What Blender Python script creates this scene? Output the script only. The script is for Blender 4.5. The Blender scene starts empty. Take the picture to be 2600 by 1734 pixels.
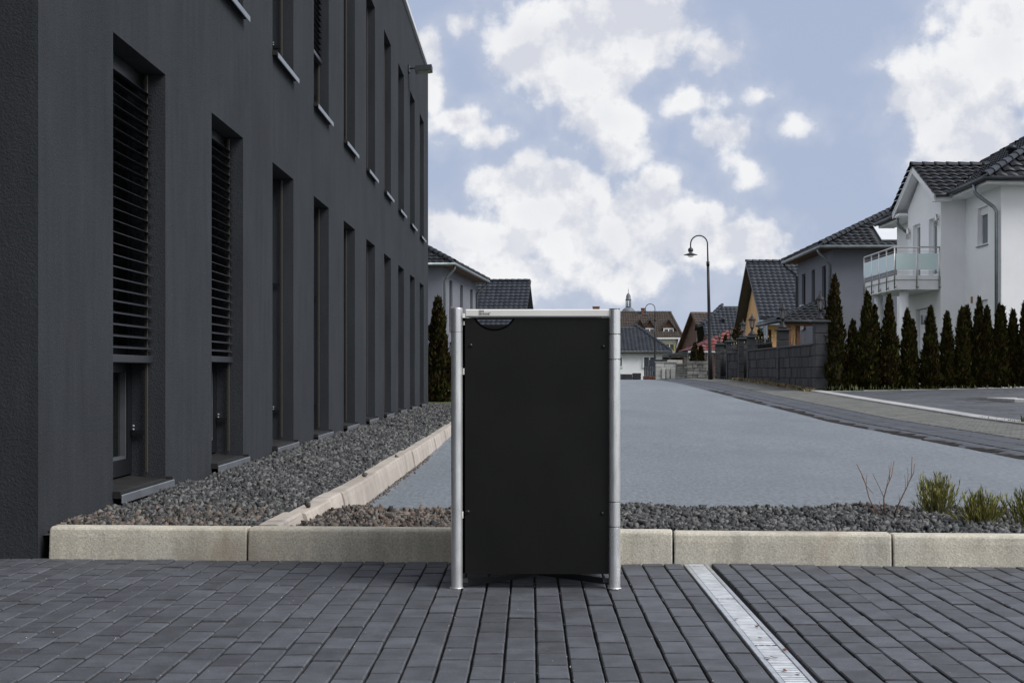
import bpy, math, random
import numpy as np
from mathutils import Vector, Matrix, Euler

# ------------------------------------------------------------------ camera
random.seed(7)
RNG = np.random.default_rng(7)
S = bpy.context.scene
COL = S.collection
F, CX, HY, CAMH = 3800.0, 1345.0, 945.0, 0.888      # focal length (px), vanishing point (px), eye height (m)
cam = bpy.data.cameras.new('camera')
cam.sensor_width = 36.0
cam.lens = F / 2600.0 * 36.0
cam.shift_x = -(CX - 1300.0) / 2600.0
cam.shift_y = (HY - 867.0) / 2600.0
cam.clip_start, cam.clip_end = 0.1, 6000.0
cam_ob = bpy.data.objects.new('camera', cam)
COL.objects.link(cam_ob)
cam_ob.location = (0, 0, CAMH)
cam_ob.rotation_euler = (math.radians(90), 0, 0)
S.camera = cam_ob
S.render.resolution_x, S.render.resolution_y = 1024, 682

# ------------------------------------------------------------------ light
SUN_DIR = Vector((0.63, -0.34, 0.70)).normalized()
SKY_STRENGTH = 0.1
sun = bpy.data.lights.new('sun', 'SUN')
sun.energy = 3.2
sun.angle = math.radians(36)
sun.color = (1.0, 0.985, 0.965)
sun_ob = bpy.data.objects.new('sun', sun)
COL.objects.link(sun_ob)
sun_ob.location = (6, -8, 20)
sun_ob.rotation_euler = (-SUN_DIR).to_track_quat('-Z', 'Y').to_euler()
S.view_settings.view_transform = 'Standard'
S.view_settings.look = 'None'
S.view_settings.gamma = 1.0
S.view_settings.use_curve_mapping = False
S.view_settings.exposure = 0.0


class NT:
    """small helper around a node tree"""
    def __init__(self, tree):
        self.t = tree

    def n(self, kind, **kw):
        node = self.t.nodes.new(kind)
        for k, v in kw.items():
            setattr(node, k, v)
        return node

    def l(self, a, b):
        self.t.links.new(a, b)

    def put(self, sock, v):
        if isinstance(v, bpy.types.NodeSocket):
            self.l(v, sock)
        else:
            sock.default_value = v

    def m(self, op, a, b=0.0, c=0.0, clamp=False):
        node = self.n('ShaderNodeMath', operation=op, use_clamp=clamp)
        self.put(node.inputs[0], a)
        self.put(node.inputs[1], b)
        self.put(node.inputs[2], c)
        return node.outputs[0]

    def v(self, op, a, b=(0, 0, 0)):
        node = self.n('ShaderNodeVectorMath', operation=op)
        self.put(node.inputs[0], a)
        self.put(node.inputs[1], b)
        return node.outputs['Value'] if op == 'LENGTH' else node.outputs[0]

    def mix(self, f, a, b):
        node = self.n('ShaderNodeMix', data_type='RGBA')
        self.put(node.inputs[0], f)
        self.put(node.inputs[6], a if isinstance(a, bpy.types.NodeSocket) else (*a, 1))
        self.put(node.inputs[7], b if isinstance(b, bpy.types.NodeSocket) else (*b, 1))
        return node.outputs[2]

    def ramp(self, x, lo, hi, a=0.0, b=1.0):
        node = self.n('ShaderNodeMapRange', interpolation_type='SMOOTHSTEP')
        self.put(node.inputs[0], x)
        for i, q in enumerate((lo, hi, a, b)):
            node.inputs[1 + i].default_value = q
        return node.outputs[0]

    def noise(self, vec, scale, detail=4.0, rough=0.55, dist=0.0):
        node = self.n('ShaderNodeTexNoise')
        self.put(node.inputs['Vector'], vec)
        node.inputs['Scale'].default_value = scale
        node.inputs['Detail'].default_value = detail
        node.inputs['Roughness'].default_value = rough
        node.inputs['Distortion'].default_value = dist
        return node.outputs['Fac']


# ------------------------------------------------------------------ sky with cumulus clouds
def make_world():
    w = bpy.data.worlds.new('World')
    S.world = w
    w.use_nodes = True
    w.node_tree.nodes.clear()
    N = NT(w.node_tree)
    tc = N.n('ShaderNodeTexCoord')
    d = N.v('NORMALIZE', tc.outputs['Generated'])
    sky = N.n('ShaderNodeTexSky', sky_type='NISHITA')
    sky.sun_disc = False
    sky.sun_elevation = math.asin(SUN_DIR.z)
    sky.sun_rotation = math.atan2(SUN_DIR.x, SUN_DIR.y)
    sky.altitude = 200
    sky.air_density = 1.0
    sky.dust_density = 1.5
    sky.ozone_density = 1.5
    sep = N.n('ShaderNodeSeparateXYZ')
    N.l(d, sep.inputs[0])
    x, y, z = sep.outputs
    az = N.m('ARCTAN2', x, y)
    el = N.m('ARCSINE', z)
    comb = N.n('ShaderNodeCombineXYZ')
    N.l(az, comb.inputs[0])
    N.l(el, comb.inputs[1])
    # wobble of the outlines
    wn = N.n('ShaderNodeTexNoise')
    N.l(d, wn.inputs['Vector'])
    wn.inputs['Scale'].default_value = 16.0
    wn.inputs['Detail'].default_value = 3.0
    wob = N.v('SUBTRACT', wn.outputs['Color'], (0.5, 0.5, 0.5))
    wob = N.v('MULTIPLY', wob, (0.05, 0.04, 0.0))
    P = N.v('ADD', comb.outputs[0], wob)
    # cumulus masses: x, y, half width, half height (photo pixels turned into directions), weight
    blobs = [(1400, 70, 170, 150, 1.0), (1600, 70, 190, 150, 1.05), (1480, 190, 190, 130, 1.0), (1540, 300, 130, 110, 1.0),
             (1570, 390, 100, 60, .75), (1310, 150, 70, 110, .75),
             (1150, 620, 150, 100, 1.0), (1250, 640, 170, 110, 1.0), (1380, 560, 190, 150, 1.05), (1310, 460, 140, 70, .95), (1420, 470, 110, 70, .95),
             (1600, 590, 180, 120, 1.05), (1690, 500, 90, 90, 1.0), (1740, 600, 150, 100, 1.0), (1860, 640, 160, 80, .95),
             (1960, 690, 110, 45, .75), (1280, 710, 220, 60, .75), (1600, 700, 230, 70, .8),
             (1105, 200, 60, 110, .85), (1140, 310, 80, 50, .75), (1220, 350, 90, 40, .6),
             (1800, 140, 90, 50, .5), (1745, 250, 90, 44, .50), (1840, 350, 80, 60, .56), (1875, 440, 60, 55, .56),
             (1920, 240, 60, 36, .36), (2025, 310, 60, 34, .38), (1190, 62, 50, 36, .36),
             (2400, 250, 150, 120, 1.0), (2540, 150, 150, 190, 1.05), (2300, 280, 70, 60, .75),
             (2480, 370, 160, 120, 1.0), (2400, 20, 70, 36, .5), (2380, 110, 60, 40, .4)]
    Fld = None
    for (bx, by, hw, hh, wt) in blobs:
        a = math.atan2((bx - CX) / F, 1.0)
        e = math.atan2((HY - by) / F, 1.0)
        q = N.v('SUBTRACT', P, (a, e, 0))
        q = N.v('MULTIPLY', q, (F / hw, F / hh, 0))
        ln = N.v('LENGTH', q)
        f = N.m('MULTIPLY', N.m('SUBTRACT', 1.16, ln), wt)
        Fld = f if Fld is None else N.m('SMOOTH_MAX', Fld, f, 0.18)
    # the same kind of broken cloud all round the rest of the sky
    dd = N.v('MULTIPLY', d, (1, 1, 2.2))
    gen = N.noise(dd, 3.2, 3.0, 0.5)
    gen = N.m('MULTIPLY', N.m('SUBTRACT', gen, 0.41), 7.0)
    out1 = N.ramp(N.m('ABSOLUTE', az), 0.36, 0.55)
    out2 = N.ramp(el, 0.27, 0.42)
    out = N.m('MAXIMUM', out1, out2)
    gen = N.m('SUBTRACT', N.m('MULTIPLY', N.m('ADD', gen, 1.2), out), 1.2)
    Fld = N.m('MAXIMUM', Fld, gen)
    # billows
    b0 = N.noise(d, 34.0, 10.0, 0.57)
    up = N.v('ADD', d, (0.006, 0.0, 0.016))
    b1 = N.noise(up, 34.0, 5.0, 0.58)
    c0 = N.noise(d, 34.0, 5.0, 0.58)
    dens = N.m('ADD', N.m('MULTIPLY', Fld, 1.1), N.m('MULTIPLY', N.m('SUBTRACT', b0, 0.50), 1.75))
    alpha = N.ramp(dens, 0.02, 0.56)
    thin = N.ramp(dens, -0.5, 0.4, 0.0, 0.20)
    alpha = N.m('MAXIMUM', alpha, thin)
    lit = N.m('ADD', 0.66, N.m('MULTIPLY', N.m('SUBTRACT', c0, b1), 4.2), clamp=True)
    big = N.noise(d, 11.0, 2.0, 0.5)
    big2 = N.noise(N.v('ADD', d, (0.02, 0.0, 0.045)), 11.0, 2.0, 0.5)
    lit = N.m('ADD', lit, N.m('MULTIPLY', N.m('SUBTRACT', big, big2), 2.6), clamp=True)
    # thick middles and undersides are greyer than the thin bright rims
    lit = N.m('SUBTRACT', lit, N.ramp(dens, 0.55, 1.5, 0.0, 0.30), clamp=True)
    cloud = N.mix(lit, (6.6, 6.85, 7.6), (9.0, 9.05, 9.2))
    hz = N.ramp(el, 0.0, 0.09, 1.0, 0.0)
    skyc = N.mix(0.88, sky.outputs[0], (4.35, 5.05, 6.75))
    skyc = N.mix(N.m('MULTIPLY', hz, 0.35), skyc, (6.2, 6.8, 7.9))
    col = N.mix(alpha, skyc, cloud)
    bg = N.n('ShaderNodeBackground')
    N.l(col, bg.inputs['Color'])
    bg.inputs['Strength'].default_value = SKY_STRENGTH
    o = N.n('ShaderNodeOutputWorld')
    N.l(bg.outputs[0], o.inputs['Surface'])


make_world()


# ------------------------------------------------------------------ materials
MATS = {}


def mat(name, col, rough=0.7, metal=0.0, var=0.15, scale=6.0, grain=0.0, gscale=150.0, bump=0.0, bscale=120.0,
        col2=None, island=0.0, spec=0.5, rvar=0.0, streak=0.0, bdist=0.004, stretch=None, coat=0.0, speck=None):
    if name in MATS:
        return MATS[name]
    m = bpy.data.materials.new(name)
    MATS[name] = m
    m.use_nodes = True
    N = NT(m.node_tree)
    bs = m.node_tree.nodes['Principled BSDF']
    geo = N.n('ShaderNodeNewGeometry')
    pos = geo.outputs['Position']
    if stretch:
        pos = N.v('MULTIPLY', pos, stretch)
    n1 = N.noise(pos, scale, 5.0, 0.6)
    fac = N.ramp(n1, 0.3, 0.7)
    c2 = col2 if col2 else tuple(c * (1 - var) for c in col)
    c1 = col if col2 else tuple(min(1, c * (1 + var)) for c in col)
    c = N.mix(fac, c1, c2)
    mul = None
    if grain:
        g = N.noise(pos, gscale, 3.0, 0.7)
        mul = N.m('ADD', 1.0, N.m('MULTIPLY', N.m('SUBTRACT', g, 0.5), grain * 2.5))
    if streak:
        sv = N.v('MULTIPLY', pos, (1, 1, 0.12))
        s = N.noise(sv, 9.0, 5.0, 0.65)
        k = N.m('ADD', 1.0, N.m('MULTIPLY', N.m('SUBTRACT', s, 0.5), streak * 2.0))
        mul = k if mul is None else N.m('MULTIPLY', mul, k)
    if island:
        oi = N.n('ShaderNodeObjectInfo')
        r = N.m('FRACT', N.m('ADD', oi.outputs['Random'], geo.outputs['Random Per Island']))
        k = N.m('ADD', 1.0 - island, N.m('MULTIPLY', r, 2 * island))
        mul = k if mul is None else N.m('MULTIPLY', mul, k)
    if mul is not None:
        c = N.v('SCALE', c)
        N.l(mul, c.node.inputs['Scale'])
    for (ss, lo, hi, sc_, st_, amt) in (speck or ()):
        sn = N.noise(N.v('MULTIPLY', geo.outputs['Position'], st_), ss, 3.0, 0.6)
        c = N.mix(N.m('MULTIPLY', N.ramp(sn, lo, hi), amt), c, sc_)
    N.l(c, bs.inputs['Base Color'])
    bs.inputs['Metallic'].default_value = metal
    bs.inputs['Specular IOR Level'].default_value = spec
    bs.inputs['Coat Weight'].default_value = coat
    if rvar:
        rn = N.noise(pos, scale * 2.3, 4.0, 0.6)
        N.l(N.m('ADD', rough, N.m('MULTIPLY', N.m('SUBTRACT', rn, 0.5), rvar * 2), clamp=True), bs.inputs['Roughness'])
    else:
        bs.inputs['Roughness'].default_value = rough
    if bump:
        bn = N.noise(pos, bscale, 3.0, 0.65)
        b = N.n('ShaderNodeBump')
        b.inputs['Strength'].default_value = bump
        b.inputs['Distance'].default_value = bdist
        N.l(bn, b.inputs['Height'])
        N.l(b.outputs[0], bs.inputs['Normal'])
    return m


def glass_mat(name, tint, clear, rough=0.02, ior=1.5):
    if name in MATS:
        return MATS[name]
    m = bpy.data.materials.new(name)
    MATS[name] = m
    m.use_nodes = True
    m.node_tree.nodes.clear()
    N = NT(m.node_tree)
    tr = N.n('ShaderNodeBsdfTransparent')
    tr.inputs[0].default_value = (*tint, 1)
    df = N.n('ShaderNodeBsdfDiffuse')
    df.inputs[0].default_value = (*[t * 0.9 for t in tint], 1)
    gl = N.n('ShaderNodeBsdfGlossy')
    gl.inputs['Roughness'].default_value = rough
    fr = N.n('ShaderNodeFresnel')
    fr.inputs[0].default_value = ior
    m1 = N.n('ShaderNodeMixShader')
    m1.inputs[0].default_value = clear
    N.l(df.outputs[0], m1.inputs[1])
    N.l(tr.outputs[0], m1.inputs[2])
    m2 = N.n('ShaderNodeMixShader')
    geo = N.n('ShaderNodeNewGeometry')
    N.l(N.m('MULTIPLY', fr.outputs[0], N.m('SUBTRACT', 1.0, geo.outputs['Backfacing'])), m2.inputs[0])
    N.l(m1.outputs[0], m2.inputs[1])
    N.l(gl.outputs[0], m2.inputs[2])
    o = N.n('ShaderNodeOutputMaterial')
    N.l(m2.outputs[0], o.inputs[0])
    return m


# ------------------------------------------------------------------ mesh and object helpers
OFF = {}


def V(*a):
    return Vector(a)


class MB:
    def __init__(self):
        self.v, self.f, self.s = [], [], []

    def add(self, vs, fs, smooth=False):
        o = len(self.v)
        self.v.extend(tuple(p) for p in vs)
        for f in fs:
            self.f.append(tuple(i + o for i in f))
            self.s.append(smooth)
        return self

    def box(self, x0, x1, y0, y1, z0, z1, c=0.0, fr=None):
        """axis box, or in a frame (origin, ex, ey, ez); c = chamfer"""
        if c <= 0:
            vs = [(x, y, z) for z in (z0, z1) for y in (y0, y1) for x in (x0, x1)]
            fs = [(0, 2, 3, 1), (4, 5, 7, 6), (0, 1, 5, 4), (2, 6, 7, 3), (0, 4, 6, 2), (1, 3, 7, 5)]
        else:
            X, Y, Z = (x0, x1), (y0, y1), (z0, z1)
            vs, idx = [], {}
            for i in (0, 1):
                for j in (0, 1):
                    for k in (0, 1):
                        sx, sy, sz = (c if i == 0 else -c), (c if j == 0 else -c), (c if k == 0 else -c)
                        for ax, p in enumerate(((X[i], Y[j] + sy, Z[k] + sz), (X[i] + sx, Y[j], Z[k] + sz),
                                                (X[i] + sx, Y[j] + sy, Z[k]))):
                            idx[i, j, k, ax] = len(vs)
                            vs.append(p)
            fs = []
            for i in (0, 1):
                q = [idx[i, 0, 0, 0], idx[i, 1, 0, 0], idx[i, 1, 1, 0], idx[i, 0, 1, 0]]
                fs.append(q[::-1] if i == 0 else q)
                q = [idx[0, i, 0, 1], idx[1, i, 0, 1], idx[1, i, 1, 1], idx[0, i, 1, 1]]
                fs.append(q if i == 0 else q[::-1])
                q = [idx[0, 0, i, 2], idx[1, 0, i, 2], idx[1, 1, i, 2], idx[0, 1, i, 2]]
                fs.append(q[::-1] if i == 0 else q)
                for j in (0, 1):
                    fs.append((idx[i, j, 0, 0], idx[i, j, 1, 0], idx[i, j, 1, 1], idx[i, j, 0, 1]))
                    fs.append((idx[i, 0, j, 0], idx[i, 1, j, 0], idx[i, 1, j, 2], idx[i, 0, j, 2]))
                    fs.append((idx[0, i, j, 1], idx[1, i, j, 1], idx[1, i, j, 2], idx[0, i, j, 2]))
                    for k in (0, 1):
                        fs.append((idx[i, j, k, 0], idx[i, j, k, 1], idx[i, j, k, 2]))
        if fr:
            O, ex, ey, ez = fr
            vs = [O + ex * p[0] + ey * p[1] + ez * p[2] for p in vs]
        return self.add(vs, fs)

    def quad(self, a, b, c, d):
        return self.add([a, b, c, d], [(0, 1, 2, 3)])

    def poly(self, pts):
        return self.add(pts, [tuple(range(len(pts)))])

    def slab(self, pts, th):
        """polygon (3-D points) thickened by vector th"""
        th = Vector(th)
        n = len(pts)
        vs = [Vector(p) for p in pts] + [Vector(p) + th for p in pts]
        fs = [tuple(range(n))[::-1], tuple(range(n, 2 * n))]
        fs += [(i, (i + 1) % n, n + (i + 1) % n, n + i) for i in range(n)]
        return self.add(vs, fs)

    def tube(self, path, r, n=10, cap=True, flat=None):
        path = [Vector(p) for p in path]
        if not isinstance(r, (list, tuple)):
            r = [r] * len(path)
        vs, fs = [], []
        ref = None
        for i, p in enumerate(path):
            t = (path[min(i + 1, len(path) - 1)] - path[max(i - 1, 0)]).normalized()
            if ref is None:
                ref = V(1, 0, 0) if abs(t.x) < 0.9 else V(0, 1, 0)
            a = (ref - t * ref.dot(t)).normalized()
            b = t.cross(a)
            ref = a
            for k in range(n):
                an = 2 * math.pi * k / n
                vs.append(p + (a * math.cos(an) + b * math.sin(an)) * r[i])
        for i in range(len(path) - 1):
            for k in range(n):
                fs.append((i * n + k, i * n + (k + 1) % n, (i + 1) * n + (k + 1) % n, (i + 1) * n + k))
        self.add(vs, fs, True)
        if cap:
            o = len(self.v) - len(vs)
            self.f.append(tuple(o + k for k in range(n))[::-1])
            self.f.append(tuple(o + (len(path) - 1) * n + k for k in range(n)))
            self.s += [False, False]
        return self

    def lathe(self, prof, n=20, c=(0, 0, 0), smooth=True):
        vs, fs = [], []
        for (r, z) in prof:
            for k in range(n):
                an = 2 * math.pi * k / n
                vs.append((c[0] + r * math.cos(an), c[1] + r * math.sin(an), c[2] + z))
        for i in range(len(prof) - 1):
            for k in range(n):
                fs.append((i * n + k, i * n + (k + 1) % n, (i + 1) * n + (k + 1) % n, (i + 1) * n + k))
        fs.append(tuple(range(n))[::-1])
        fs.append(tuple((len(prof) - 1) * n + k for k in range(n)))
        return self.add(vs, fs, smooth)

    def mesh(self, name, material):
        me = bpy.data.meshes.new(name)
        me.from_pydata(self.v, [], self.f)
        if any(self.s):
            me.polygons.foreach_set('use_smooth', self.s)
        me.materials.append(material)
        me.update()
        return me

    def build(self, name, material, parent=None, kind=None):
        off = OFF.get(parent.name, V(0, 0, 0)) if parent else V(0, 0, 0)
        if off.length:
            self.v = [(p[0] - off.x, p[1] - off.y, p[2] - off.z) for p in self.v]
        o = bpy.data.objects.new(name, self.mesh(name, material))
        COL.objects.link(o)
        if parent:
            o.parent = parent
            OFF[o.name] = off
        if kind:
            o['kind'] = kind
        return o


def tag(o, label, cat=None, group=None, kind=None):
    o['label'] = label
    if cat:
        o['category'] = cat
    if group:
        o['group'] = group
    if kind:
        o['kind'] = kind
    return o


def thing(name, loc, label, cat, group=None, kind=None, local=False, rz=0.0):
    o = bpy.data.objects.new(name, None)
    o.empty_display_size = 0.2
    COL.objects.link(o)
    o.location = loc
    o.rotation_euler = (0, 0, rz)
    OFF[o.name] = V(0, 0, 0) if local else Vector(loc)
    return tag(o, label, cat, group, kind)


def piece(name, me, parent, loc, rot=None, basis=None, scale=None):
    """one object that shares mesh data; loc is a world position for un-rotated parents"""
    o = bpy.data.objects.new(name, me)
    COL.objects.link(o)
    if parent:
        o.parent = parent
    p = Vector(loc) - (OFF.get(parent.name, V(0, 0, 0)) if parent else V(0, 0, 0))
    if basis:
        m = Matrix((basis[0], basis[1], basis[2])).transposed().to_4x4()
        m.translation = p
        o.matrix_local = m
    else:
        o.location = p
        if rot:
            o.rotation_euler = rot
    if scale:
        o.scale = scale
    if parent:
        OFF[o.name] = OFF.get(parent.name, V(0, 0, 0))
    return o


def pix(px, py, Y):
    return V((px - CX) * Y / F, Y, CAMH + (HY - py) * Y / F)


def y_on(px, X):
    """distance at which the vertical plane x = X is seen in photo column px"""
    return F * X / (px - CX)


def z_at(py, Y):
    return CAMH + (HY - py) * Y / F


def interp(tab, x):
    return float(np.interp(x, [t[0] for t in tab], [t[1] for t in tab]))


GTAB = [(0, 0), (15, 0), (25, .06), (33, .2), (41, .35), (49, .5), (56, .57), (62, .58), (70, .54), (85, .3), (100, 0),
        (115, -.3), (150, -.5), (3000, -.5)]


def g(y):
    return interp(GTAB, y)


def side(x, y):
    return g(y) + 0.05 + min(max(0.0, x - 7.6) * 0.02, 0.12) * min(1, max(0, (y - 15) / 15))


def sheet(name, xs, ys, zf, material, label, cat, kind='structure', parent=None):
    mb = MB()
    vs = [(x, y, zf(x, y)) for y in ys for x in xs]
    n = len(xs)
    fs = [(j * n + i, j * n + i + 1, (j + 1) * n + i + 1, (j + 1) * n + i) for j in range(len(ys) - 1) for i in range(n - 1)]
    mb.add(vs, fs)
    o = mb.build(name, material, parent, kind)
    if not parent:
        tag(o, label, cat)
    return o


def facade(mb, O, U, N, W, z0, z1, ops, rev):
    """wall face with real openings and reveals; O (x,y) at u = 0, U along the wall, N outward; ops (u0,u1,z0,z1)"""
    O, U, N = Vector((O[0], O[1], 0)), Vector((U[0], U[1], 0)), Vector((N[0], N[1], 0))
    us = sorted({0.0, W} | {o[0] for o in ops} | {o[1] for o in ops})
    zs = sorted({z0, z1} | {o[2] for o in ops} | {o[3] for o in ops})
    P = lambda u, z, d: O + U * u - N * d + V(0, 0, z)
    vs = [P(u, z, 0) for z in zs for u in us]
    n = len(us)
    fs = []
    flip = U.cross(V(0, 0, 1)).dot(N) < 0
    for j in range(len(zs) - 1):
        for i in range(n - 1):
            cu, cz = (us[i] + us[i + 1]) / 2, (zs[j] + zs[j + 1]) / 2
            if any(o[0] < cu < o[1] and o[2] < cz < o[3] for o in ops):
                continue
            q = (j * n + i, j * n + i + 1, (j + 1) * n + i + 1, (j + 1) * n + i)
            fs.append(q[::-1] if flip else q)
    mb.add(vs, fs)
    for (a, b, c, d) in [o[:4] for o in ops]:
        c1 = [P(a, c, 0), P(b, c, 0), P(b, d, 0), P(a, d, 0)]
        c2 = [P(a, c, rev), P(b, c, rev), P(b, d, rev), P(a, d, rev)]
        for i in range(4):
            j = (i + 1) % 4
            mb.quad(c1[i], c2[i], c2[j], c1[j])


def frame_of(O, U, N):
    """frame: x along the wall, y outward, z up"""
    return (Vector((O[0], O[1], 0)), Vector((U[0], U[1], 0)), Vector((N[0], N[1], 0)), V(0, 0, 1))


def window(root, O, U, N, op, rev, fmat, gmat, bw=0.07, mull=(), sill=None, smat=None, name='window', transom=None, lip=0.05):
    a, b, c, d = op
    fr = frame_of(O, U, N)
    y0, y1 = -rev - 0.05, -rev + 0.02
    mb = MB()
    e = 0.004
    mb.box(a + e, a + bw, y0, y1, c + e, d - e, 0, fr)
    mb.box(b - bw, b - e, y0, y1, c + e, d - e, 0, fr)
    mb.box(a + bw, b - bw, y0, y1, c + e, c + bw, 0, fr)
    mb.box(a + bw, b - bw, y0, y1, d - bw, d - e, 0, fr)
    for u in mull:
        mb.box(u - bw * .5, u + bw * .5, y0, y1 - .003, c + bw, d - bw, 0, fr)
    if transom:
        mb.box(a + bw, b - bw, y0, y1 - .006, transom - bw * .7, transom + bw * .7, 0, fr)
    w = mb.build(name, fmat, root)
    MB().box(a + bw * .5, b - bw * .5, y0 + .01, y0 + .025, c + bw * .5, d - bw * .5, 0, fr).build('pane', gmat, w)
    if sill:
        MB().box(a - lip, b + lip, -rev + .02, sill, c - .035, c - .003, 0.006, fr).build('sill', smat or fmat, w)
    return w


# roof tiles ---------------------------------------------------------------
DU, DV = 0.30, 0.36


def tile_geo(du=DU, dv=DV, hh=0.034, seg=7):
    vs, fs = [], []
    prof = []
    for i in range(seg + 1):
        s = i / seg
        prof.append((s * du, hh * (0.5 - 0.5 * math.cos(2 * math.pi * s)) ** 0.8))
    lift = 0.045
    for (v, dz, drop) in ((0.0, lift, -0.014), (0.0, lift, 0.0), (dv * 1.1, 0.0, 0.0)):
        for (u, h) in prof:
            vs.append((u, v, h + dz + drop))
    n = seg + 1
    for r in (0, 1):
        for i in range(seg):
            fs.append((r * n + i, r * n + i + 1, (r + 1) * n + i + 1, (r + 1) * n + i))
    return vs, fs


TV, TF = tile_geo()
TVN = np.array(TV)


def inside(p, poly):
    c = False
    n = len(poly)
    for i in range(n):
        a, b = poly[i], poly[(i + 1) % n]
        if (a[1] > p[1]) != (b[1] > p[1]) and p[0] < (b[0] - a[0]) * (p[1] - a[1]) / (b[1] - a[1]) + a[0]:
            c = not c
    return c


def roof_slope(house, pts, tmat, dmat, single=0, deck_th=0.08, du=DU, dv=DV, holes=()):
    """pts: 3-D polygon, the first edge is the eave; deck, tiles one by one (nearest `single`), the rest joined"""
    pts = [Vector(p) for p in pts]
    u = (pts[1] - pts[0]).normalized()
    nrm = u.cross(pts[2] - pts[0]).normalized()
    v = nrm.cross(u).normalized()
    deck = MB().slab([p - nrm * 0.02 for p in pts], nrm * -deck_th).build('roof', dmat, house)
    P2 = [((p - pts[0]).dot(u), (p - pts[0]).dot(v)) for p in pts]
    u0, u1 = min(p[0] for p in P2), max(p[0] for p in P2)
    v1 = max(p[1] for p in P2)
    cells = []
    j = 0
    sc = (du / DU, dv / DV)
    while j * dv < v1 - dv * 0.3:
        i = int(math.floor(u0 / du)) - 1
        while i * du < u1:
            c = ((i + .5) * du, (j + .5) * dv)
            if inside(c, P2) and not any(inside(c, h) for h in holes):
                cells.append(pts[0] + u * (i * du) + v * (j * dv - 0.03))
            i += 1
        j += 1
    camw = V(0, 0, CAMH)
    if single:
        cells.sort(key=lambda p: (p - camw).length)
        key = ('tile', tmat.name)
        me = MATS.get(key)
        if me is None:
            me = MB().add(TV, TF, True).mesh('roof_tile', tmat)
            MATS[key] = me
        for p in cells[:single]:
            piece('roof_tile', me, deck, p, basis=(u, v, nrm))
        cells = cells[single:]
    if cells:
        B = np.array([list(u * sc[0]), list(v * sc[1]), list(nrm)])
        tv = TVN @ B
        C = np.array([list(p) for p in cells])
        A = (C[:, None, :] + tv[None]).reshape(-1, 3)
        nv = len(TV)
        mb = MB()
        mb.v = [tuple(p) for p in A.tolist()]
        mb.f = [tuple(k + i * nv for k in f) for i in range(len(cells)) for f in TF]
        mb.s = [True] * len(mb.f)
        o = mb.build('roof_tiles', tmat, deck)
        o['kind'] = 'stuff'
    return deck


def ridge_caps(house, a, b, m, r=0.12, step=0.38, joined=False):
    a, b = Vector(a), Vector(b)
    L = (b - a).length
    t = (b - a).normalized()
    sidev = t.cross(V(0, 0, 1)).normalized()
    up = sidev.cross(t).normalized()

    def geo(mb, o):
        vs, fs = [], []
        n = 8
        for (s, rr) in ((0.0, r * 1.1), (0.0, r * 1.28), (0.06, r * 1.25), (step * 1.06, r)):
            for k in range(n + 1):
                an = math.pi * k / n
                vs.append(o + t * s + sidev * (math.cos(an) * rr) + up * (math.sin(an) * rr * 0.9))
        for i in range(3):
            for k in range(n):
                fs.append((i * (n + 1) + k, i * (n + 1) + k + 1, (i + 1) * (n + 1) + k + 1, (i + 1) * (n + 1) + k))
        mb.add(vs, fs, True)
    k = 0
    if joined:
        mb = MB()
        while k * step < L:
            geo(mb, a + t * (k * step))
            k += 1
        o = mb.build('ridge_tiles', m, house)
        o['kind'] = 'stuff'
    else:
        mb = MB()
        geo(mb, V(0, 0, 0))
        me = mb.mesh('ridge_tile', m)
        while k * step < L:
            piece('ridge_tile', me, house, a + t * (k * step))
            k += 1

# ------------------------------------------------------------------ material library
M_render = mat('dark_render', (.037, .0405, .046), .9, spec=.12, var=.10, scale=.9, grain=.30, gscale=75, bump=.7, bscale=85, streak=.30, bdist=.008)
M_coping = mat('coping_metal', (.72, .73, .74), .5, .2, var=.05)
M_frame = mat('anthracite_frame', (.009, .010, .012), .45, 0, var=.06, spec=.3)
M_sillm = mat('sill_metal', (.21, .225, .25), .34, .5, var=.12, scale=4)
M_slat = mat('blind_slat', (.030, .033, .040), .40, .2, var=.08)
M_rail = mat('guide_rail', (.075, .068, .058), .4, .4, var=.05)
M_sillp = mat('sill_plate', (.022, .0215, .021), .55, .0, var=.25, scale=9, spec=.3)
M_curtain = mat('curtain_cloth', (.045, .048, .036), .9, var=.1, scale=8)
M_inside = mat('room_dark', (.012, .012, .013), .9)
M_screw = mat('screw_head', (.30, .30, .30), .6)
M_lit_bead = mat('lit_glazing_bead', (.075, .08, .088), .5)  # sunlit frame return painted as a paler bead
G_dark = glass_mat('window_glass', (.55, .6, .58), .985, .02, 1.14)
G_far = glass_mat('far_glass', (.10, .11, .12), .1)
M_paver = mat('paver_concrete', (.072, .077, .089), .68, speck=[(70, .60, .78, (.17, .178, .20), (.45, 1, 1), .55), (160, .66, .8, (.015, .015, .017), (1, 1, 1), .6)], var=.22, scale=9, grain=.42, gscale=120, bump=.6, bscale=170, island=.22, rvar=.12, bdist=.003)
M_sand = mat('joint_sand', (.016, .016, .017), .95, var=.3, scale=60)
M_kerb = mat('kerb_concrete', (.55, .508, .415), .9, var=.1, scale=3.0, grain=.5, gscale=100, bump=.8, bscale=120, streak=.45, island=.09, speck=[(95, .60, .75, (.14, .125, .10), (1, 1, 1), .6), (3.2, .53, .70, (.33, .275, .215), (1, 1, .6), .7), (7, .60, .72, (.31, .295, .25), (1, 1, .3), .5)], col2=(.48, .455, .39), bdist=.003)
M_kerb2 = mat('kerb_sandstone', (.44, .395, .345), .9, speck=[(5, .56, .75, (.22, .19, .165), (1, 1, .4), .5)], var=.1, scale=4, grain=.22, gscale=80, bump=.5, bscale=90, streak=.32, island=.10, col2=(.36, .315, .275), bdist=.003)
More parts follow.
